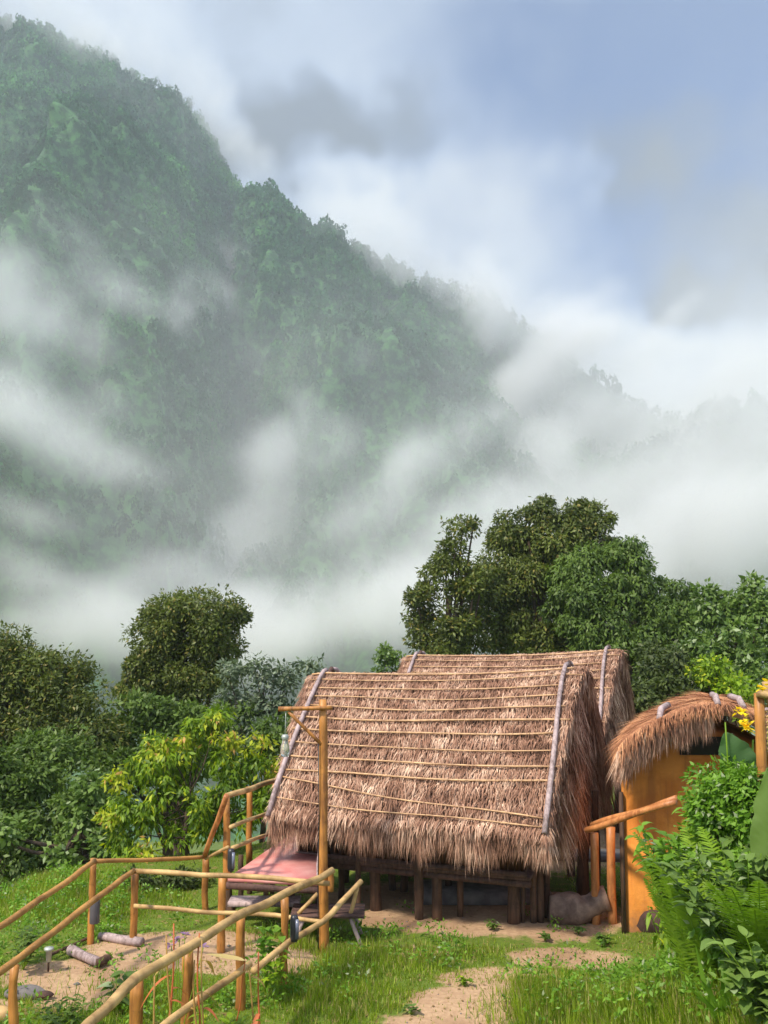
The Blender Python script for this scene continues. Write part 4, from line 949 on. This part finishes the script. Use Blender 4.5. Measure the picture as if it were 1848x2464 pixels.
tk = rng.random(n // 14); ty = 5.2 + 14.8 * tk ** 1.25; tx = rng.uniform(-.47, .47, len(tk)) * ty; pick = rng.integers(0, len(tk), n); tuf = rng.random(n) < .6
x = np.where(tuf, tx[pick] + rng.normal(0, .045, n), x); y = np.where(tuf, ty[pick] + rng.normal(0, .045, n), y)
h, keep, px, py = hgt(x, y)
inhut = np.abs((x - 1.0)) < 1.9; under = inhut & (y > 13.2)
sel = (rng.random(n) < keep * np.where(under, .12, 1)) & (h > .03) & (py < 2560) & (y < 19.5)
V, F = blades(x[sel], y[sel], h[sel] * rng.uniform(.4, 1.15, sel.sum()))
tag(link("grass", npmesh("grass", V, F, False), GRS), "short and tall green grass growing over the ground round the huts", "grass", kind='stuff')
print("grass", sel.sum())

n = 2600; y = 5.6 + 11.5 * rng.random(n) ** 1.2; x = rng.uniform(-.47, .47, n) * y
h, keep, px, py = hgt(x, y); pt = lambda cx, cy, rx, ry: np.clip(1.3 - np.hypot((px - cx) / rx, (py - cy) / ry), 0, 1)
pr = np.maximum.reduce([pt(1650, 2390, 330, 110), pt(120, 2250, 300, 160) * .8, pt(200, 2430, 260, 60), pt(980, 2290, 220, 50) * .5, pt(1300, 2420, 180, 60) * .7, pt(620, 2400, 200, 60) * .6]) * (soilness(x, y) < .4) + .05
sel = (rng.random(n) < pr) & (py < 2540); x, y, h = x[sel], y[sel], h[sel]
C = np.stack([x, y, G(x, y) + h * .7], 1); V, F = crown_mesh(C, rng.uniform(.08, .2, len(x)), 42, .06, .028, .1)
tag(link("ground_cover", npmesh("ground_cover", V, F, False), L_BR), "low leafy weeds and herbs mixed through the grass", "ground cover", kind='stuff')

n = 900; y = 8.5 + 9 * rng.random(n); x = rng.uniform(-.45, .40, n) * y; sel = soilness(x, y) > .35; x, y = x[sel], y[sel]; n = len(x)
m = MB()
for i_ in range(n):
    s_ = rng.uniform(.006, .02) * (1 + 1.2 * (rng.random() < .08)); V_ = np.array([[1, 0, 0], [0, 1, 0], [-1, 0, 0], [0, -1, 0], [0, 0, .7], [0, 0, -.7]]) * s_ * rng.uniform(.6, 1.3, (6, 1)) + (x[i_], y[i_], float(G(x[i_], y[i_])) + s_ * .2)
    m.add(V_, None, [[0, 1, 4], [1, 2, 4], [2, 3, 4], [3, 0, 4], [1, 0, 5], [2, 1, 5], [3, 2, 5], [0, 3, 5]])
tag(m.build("pebbles", CON, None, False), "small pebbles scattered over the bare soil", "pebbles", kind='stuff')
n = 1500; y = 7.5 + 9.5 * rng.random(n); x = rng.uniform(-.45, .42, n) * y; B = np.stack([x, y, G(x, y) + .012], 1); D = unit(rng.normal(0, 1, (n, 3)) * (1, 1, .12))
V, F = leafquads(B, D, unit(np.array((0, 0, 1.)) + rng.normal(0, .25, (n, 3))), rng.uniform(.04, .09, n), rng.uniform(.015, .04, n))
tag(link("leaf_litter", npmesh("leaf_litter", V, F, False), mat_leaf("dead_leaves", (.14, .08, .03), (.38, .26, .12), None, .1, .8)), "dry fallen leaves scattered on soil and grass", "leaf litter", kind='stuff')

# ---- broad-leaved plants
def oval(t): return np.sin(np.pi * np.clip(t, 0, 1) ** .8) ** .8
def big_leaves(mb, B, D, L, W, droop, seg=7):
    """broad leaves with a fold along the midrib"""
    B = np.atleast_2d(B); D = unit(np.atleast_2d(D)); n = len(B); S = unit(np.cross(D, np.array((0, 0, 1.))) + 1e-4)
    Nn = unit(np.cross(S, D)); t = np.linspace(0, 1, seg + 1); w = oval(t) + .03
    L = np.broadcast_to(L, (n,)); W = np.broadcast_to(W, (n,)); droop = np.broadcast_to(droop, (n,))
    C = B[:, None] + D[:, None] * (L[:, None] * t)[..., None] + np.array((0, 0, -1.)) * (droop[:, None] * L[:, None] * t ** 2)[..., None]
    wob = 1 + .08 * rng.normal(0, 1, (n, seg + 1))
    o = S[:, None] * (W[:, None] * .5 * w * wob)[..., None]; up = Nn[:, None] * (W[:, None] * .14 * w)[..., None]
    V = np.stack([C - o + up, C, C + o + up], 2).reshape(-1, 3); k = np.arange(seg)
    q = np.concatenate([np.stack([3 * k, 3 * k + 1, 3 * k + 4, 3 * k + 3], 1), np.stack([3 * k + 1, 3 * k + 2, 3 * k + 5, 3 * k + 4], 1)])
    mb.add(V, (q[None] + (np.arange(n) * 3 * (seg + 1))[:, None, None]).reshape(-1, 4))
def rdir(n, zlo=.1, zhi=.9):
    a = rng.uniform(0, 6.28, n); z = rng.uniform(zlo, zhi, n); return unit(np.stack([np.cos(a), np.sin(a), z], 1))
def leafy(name, label, cat, foot, height, spread, stems, per, L, W, mat, stemmat=None, group=None, droop=.35, r=.008, top=.3):
    foot = np.asarray(foot, float); root = empty(name, tuple(foot), label, cat, group); sm = MB(); lm = MB()
    for k in range(stems):
        a = rng.uniform(0, 6.28); tip = foot + np.array((math.cos(a), math.sin(a), 0)) * spread * rng.uniform(.15, 1) + (0, 0, height * rng.uniform(.6, 1.05))
        mid = foot * .5 + tip * .5 + (0, 0, height * .12); s = np.linspace(0, 1, 7)[:, None]
        P = foot * (1 - s) ** 2 + 2 * mid * s * (1 - s) + tip * s ** 2; sm.tube(P, np.linspace(r, r * .4, 7), 5, False)
        tt = rng.uniform(top, 1, per); B = np.stack([np.interp(tt, s[:, 0], P[:, j]) for j in range(3)], 1)
        sz = rng.uniform(.6, 1.15, per); big_leaves(lm, B, rdir(per, -.1, .8), L * sz, W * sz, droop * rng.uniform(.5, 1.5, per), 5)
    sm.build("stem", stemmat or L_FN, root); lm.build("foliage", mat, root); return root
def gfoot(px, Y, pyhint=2300):
    x = at(px, pyhint, Y)[0]; return np.array((x, Y, float(G(x, Y))))
# shrubs on the right bank
leafy("leafy_shrub", "leafy shrub with glossy pale green leaves reaching over the ochre clay wall", "shrub", gfoot(1660, 9.3), 1.15, .62, 48, 24, .17, .085, L_BR, top=.15)
leafy("leafy_shrub", "dense dark leaved shrub at the right edge below the bamboo post", "shrub", gfoot(1810, 8.0), 1.05, .75, 50, 28, .14, .07, L_MG, top=.1)
leafy("leafy_shrub", "low spreading shrub above the tall grass near the lower right corner", "shrub", gfoot(1860, 7.0), .6, .45, 20, 16, .15, .075, L_MG, top=.1)
leafy("leafy_shrub", "shrub of mixed light leaves in front of the clay hut window", "shrub", gfoot(1745, 9.3), 1.35, .42, 26, 20, .15, .07, L_BR, top=.3)
tree("dense_shrub", "dense mound of small leaved shrub covering the bank at the right edge", "shrub",
     [(1675, 2040, 50, 50, 9.4), (1690, 2110, 50, 50, 9.3), (1700, 1905, 45, 50, 8.9), (1765, 1885, 55, 60, 8.8), (1740, 1990, 70, 80, 8.9), (1820, 1950, 80, 110, 8.6), (1720, 2090, 75, 70, 9.0), (1810, 2110, 90, 90, 8.4), (1790, 2240, 110, 70, 8.3), (1850, 2180, 70, 120, 8.0)], L_BR, .13, 2.3, 130, .065, .03, tr=.03, limbs=12)
def fern(name, label, foot, n, L, spread, mat):
    foot = np.asarray(foot, float); root = empty(name, tuple(foot), label, "fern"); m = MB()
    for k in range(n):
        a = rng.uniform(0, 6.28); D = unit(np.array((math.cos(a) * spread, math.sin(a) * spread, 1.))); l = L * rng.uniform(.7, 1.1)
        t = np.linspace(.12, 1, 34); C = foot + D * (l * t)[:, None] + np.array((0, 0, -1.)) * (.28 * l * t ** 2)[:, None]
        m.tube(C[::4], .004, 4, False); T = unit(np.gradient(C, axis=0)); S = unit(np.cross(T, (0, 0, 1.)))
        for sg in (-1, 1):
            ll = .13 * np.sin(np.pi * np.clip(t * .92 + .05, 0, 1)) ** .7 + .01
            m.add(*strips(C, unit(S * sg + T * .55 + rng.normal(0, .06, C.shape)), T, ll, .024, .12, 2, lambda q: np.sqrt(1 - q * .98)))
    m.build("frond", mat, root, True); return root
fern("sword_fern", "upright bright fern fronds beside the end of the orange poles", gfoot(1668, 8.6), 15, 1.75, .30, L_FN)
fern("sword_fern", "tall fern rising between the shrub and the canna leaf", gfoot(1715, 8.5), 14, 1.7, .4, L_FN)
fern("sword_fern", "drooping fern at the right edge of the picture under the large oval leaf", gfoot(1830, 7.8), 14, 1.6, .55, L_FN)
# canna with big oval leaf and yellow flower
cf = gfoot(1775, 8.9); cr_ = empty("canna_plant", tuple(cf), "canna with yellow flowers and one large oval leaf in front of the clay hut roof", "flower")
sm = MB(); sm.pole(cf, at(1812, 1780, 8.9), .011, .008, 8, .01); sm.pole(cf, at(1745, 1738, 8.8), .010, .006, 8, .005); sm.build("stem", L_FN, cr_)
lm = MB()
def leaf_between(mb, a_, c_, W, droop=.0):
    d = c_ - a_; big_leaves(mb, a_[None], d[None], np.linalg.norm(d), W, droop, 10)
def facing_leaf(mb, a_, c_, W, tilt=.25):
    """broad leaf whose face looks towards the viewer's side: arched midrib, rippled side veins, wavy torn margin"""
    nt, nw = 40, 11; t = np.linspace(0, 1, nt); w = (oval(t) * W * .5 + .003); L_ = np.linalg.norm(c_ - a_)
    C = a_ + (c_ - a_) * t[:, None] + np.array((0, .10, 0)) * L_ * (t ** 2)[:, None]; S = unit(np.cross(c_ - a_, np.array((tilt, 1., .3)))); N_ = unit(np.cross(S, c_ - a_))
    q = np.linspace(-1, 1, nw); edge = 1 + .05 * np.sin(t * 23 + W * 40) + .03 * rng.normal(0, 1, nt)
    P = C[:, None] + S * (w * edge)[:, None, None] * q[None, :, None]
    P = P + N_ * ((np.abs(q) ** 1.3)[None] * w[:, None] * .38 + .0035 * np.sin(t[:, None] * 95 - np.abs(q)[None] * 9) + .012 * np.sin(t[:, None] * 17 + q[None] * 2) * np.abs(q)[None])[..., None]
    k = np.arange(nt * nw).reshape(nt, nw); mb.add(P.reshape(-1, 3), np.stack([k[:-1, :-1], k[:-1, 1:], k[1:, 1:], k[1:, :-1]], -1).reshape(-1, 4))
facing_leaf(lm, at(1800, 1880, 8.85), at(1748, 1764, 8.8), .29)
lm.build("leaf", mat_leaf("canna_leaf", (.06, .13, .05), (.085, .17, .06), None, .4, .45), cr_); lm = MB(); facing_leaf(lm, at(1815, 1960, 8.7), at(1856, 1850, 8.6), .15, -.3)
lm.build("leaf", bpy.data.materials["canna_leaf"], cr_)
YF = mat_leaf("yellow_petals", (.90, .58, .01), (.98, .78, .03), (.9, .42, .01), .35, .5, efrac=.08)
def blossom(parent, c, n, s):
    m = MB(); c = np.asarray(c); d = rdir(n, -.8, 1.0); m_ = rng.uniform(.6, 1.1, n)
    big_leaves(m, c + d * s * .15 + rng.normal(0, s * .25, (n, 3)), d, s * m_, s * .75 * m_, .1, 5); m.build("flower", YF, parent)
blossom(cr_, at(1783, 1712, 8.8), 14, .06); blossom(cr_, at(1795, 1748, 8.75), 18, .07); blossom(cr_, at(1790, 1730, 8.8), 8, .06)
cf2 = gfoot(1850, 7.9); c2 = empty("canna_plant", tuple(cf2), "second canna whose yellow flower shows at the right edge beside the bamboo post", "flower")
sm = MB(); sm.pole(cf2, at(1852, 1680, 7.9), .014, .008, 8, .01); sm.build("stem", L_FN, c2); blossom(c2, at(1844, 1655, 7.9), 14, .06)
lm = MB(); facing_leaf(lm, cf2 + (0, 0, .6), at(1860, 1850, 7.8), .25); lm.build("leaf", L_MG, c2)
# sword leaved clump
def swords(name, label, foot, n, L, W, mat, spread=.6, cat="plant"):
    foot = np.asarray(foot, float); root = empty(name, tuple(foot), label, cat); m = MB(); a = rng.uniform(0, 6.28, n); s = rng.uniform(.1, spread, n)
    D = unit(np.stack([np.cos(a) * s, np.sin(a) * s, np.ones(n)], 1)); S = unit(np.stack([-np.sin(a), np.cos(a), 0 * a], 1) + np.array((.8, 0, 0)))
    m.add(*strips(foot + rng.normal(0, .06, (n, 3)) * (1, 1, 0), D, S, L * rng.uniform(.6, 1.1, n), W * rng.uniform(.7, 1.2, n), rng.uniform(.05, .4, n), 6, lambda t: np.sqrt(np.clip(1 - t ** 2.2, 0, 1)) * (.6 + .4 * np.sin(np.pi * t))))
    m.build("leaf_blade", mat, root); return root
swords("sword_leaf_plant", "clump of upright sword shaped leaves at the foot of the bank beside the boulder", gfoot(1672, 9.0), 30, .75, .060, L_BR, .75)
swords("sword_leaf_plant", "clump of narrow arching leaves in the tall grass, lower right", gfoot(1735, 7.9), 34, .55, .045, L_BR, 1.0)
# garden between the railings
DRY = mat_leaf("dry_stalks", (.40, .22, .06), (.62, .45, .16), (.55, .16, .06), .3, .6, efrac=.25)
PUR = mat_leaf("purple_petals", (.20, .10, .22), (.34, .20, .38), None, .3, .6)
def stalks(label, pts):
    f = pts[0][0]; root = empty("wilting_plant", tuple(f), label, "plant"); m = MB(); lm = MB()
    for a_, c_ in pts:
        m.pole(a_, c_, .012, .007, 7, .02, 6); n = 3; tt = rng.uniform(.2, .9, n)[:, None]
        big_leaves(lm, a_ + (c_ - a_) * tt, rdir(n, -.2, .6), rng.uniform(.15, .3, n), .05, .9, 6)
    m.build("stem", DRY, root); lm.build("foliage", DRY, root); return root
def gp_(px, py, Y): q = at(px, py, Y); return np.array((q[0], Y, float(G(q[0], Y))))
stalks("wilting plant with tall straw coloured stalks beside the second post of the foreground railing", [(gp_(476, 2500, 9.3), at(480, 2245, 9.5)), (gp_(470, 2500, 9.2), at(468, 2310, 9.3)), (gp_(490, 2500, 9.2), at(486, 2262, 9.3))])
stalks("wilting plant with orange red tips left of the second post", [(gp_(405, 2500, 9.4), at(418, 2222, 9.6)), (gp_(420, 2500, 9.4), at(400, 2250, 9.5)), (gp_(365, 2500, 9.0), at(372, 2350, 9.0))])
stalks("wilting plant with drooping dry leaves right of the third post", [(gp_(625, 2480, 10.2), at(622, 2290, 10.3)), (gp_(615, 2480, 10.2), at(600, 2330, 10.2))])
f = gp_(430, 2400, 10.2); root = empty("purple_flower", tuple(f), "purple flowers among the stalks between the railings", "flower"); m = MB(); fm = MB()
for (px, py) in ((432, 2258), (412, 2275), (490, 2278), (445, 2250), (425, 2290)):
    fm = MB(); m.pole(f, at(px, py, 10.2), .005, .004, 5, .01, 5); c = at(px, py, 10.2); d = rdir(8, -.6, .8); big_leaves(fm, np.repeat(c[None], 8, 0) + d * .01, d, .05, .035, .2, 4); fm.build("bloom", PUR, root)
m.build("stem", L_FN, root)
f = gp_(560, 2420, 10.3); root = empty("dried_leaf_plant", tuple(f), "large curled straw yellow leaf lying over a thin stalk by the third post", "plant"); m = MB()
leaf_between(m, at(592, 2312, 10.2), at(496, 2306, 10.1), .14, -.1); m.build("leaf", mat_leaf("straw_leaf", (.55, .40, .16), (.70, .54, .24), None, .3), root)
m = MB(); m.pole(f, at(590, 2312, 10.2), .008, .006, 5, .02, 6); m.build("stem", DRY, root)
leafy("garden_plant", "plant with broad dark green leaves growing through the sand near the left corner post", "plant", gp_(285, 2370, 11.0), .42, .20, 7, 3, .20, .14, L_MG, r=.006)
leafy("garden_plant", "leafy green plant in front of the pale middle railing near the lamp post", "plant", gp_(640, 2290, 11.6), .75, .28, 9, 5, .17, .11, L_BR, r=.006)
leafy("garden_plant", "fresh green plant with yellow lower leaves at the foot of the fourth post", "plant", gp_(665, 2330, 11.3), .55, .22, 8, 6, .13, .05, L_YL, r=.005)
leafy("garden_plant", "bushy young green plants under the foreground rail near the second post", "plant", gp_(530, 2380, 10.0), .45, .4, 16, 6, .13, .05, L_YL, r=.005)
leafy("garden_plant", "low green plant left of the foreground rail near the bottom edge", "plant", gp_(230, 2440, 9.8), .30, .4, 16, 7, .11, .05, L_GR, r=.005)
leafy("garden_plant", "green plant with small leaves between the left stones and the sand", "plant", gp_(140, 2390, 10.6), .32, .35, 16, 7, .10, .045, L_GR, r=.005)
leafy("garden_plant", "leafy plant in the grass at the far left behind the left railing", "plant", gp_(60, 2230, 12.4), .5, .5, 20, 8, .12, .055, L_GR, r=.005)
for (px, py, lab) in ((1312, 2262, "small pale green weed on bare soil in front of the hut"), (1238, 2420, "round leaved grey green weed at the edge of the bare soil near the bottom"), (1118, 2376, "tiny yellow green weed in the middle of the bare soil"),
                      (1392, 2245, "bright green weed beside the fallen log"), (1450, 2270, "low weed on the soil in front of the fallen log"), (990, 2440, "yellow green weed at the left border of the bare soil, bottom edge"), (1190, 2235, "leafy weed in the grass close to the thick front stilt"), (860, 2190, "small pale weed at the foot of the leftmost stilts")):
    p = on(px, py, 0); p[2] = float(G(p[0], p[1])); s = .9 if py > 2300 else 1.1
    leafy("weed", lab, "weed", p, .10 * s, .12 * s, 9, 4, .075 * s, .045 * s, L_MG if px != 1118 else L_YL, r=.003, top=.5)
leafy("creeper", "hanging creeper with yellow green leaves draping from the shrub over the clay wall", "plant", gp_(1600, 2230, 10.6), .9, .25, 10, 10, .11, .04, L_YL, droop=1.2, top=.1)
# red blossoms in the dark tree
f = at(1540, 1515, 29.2)
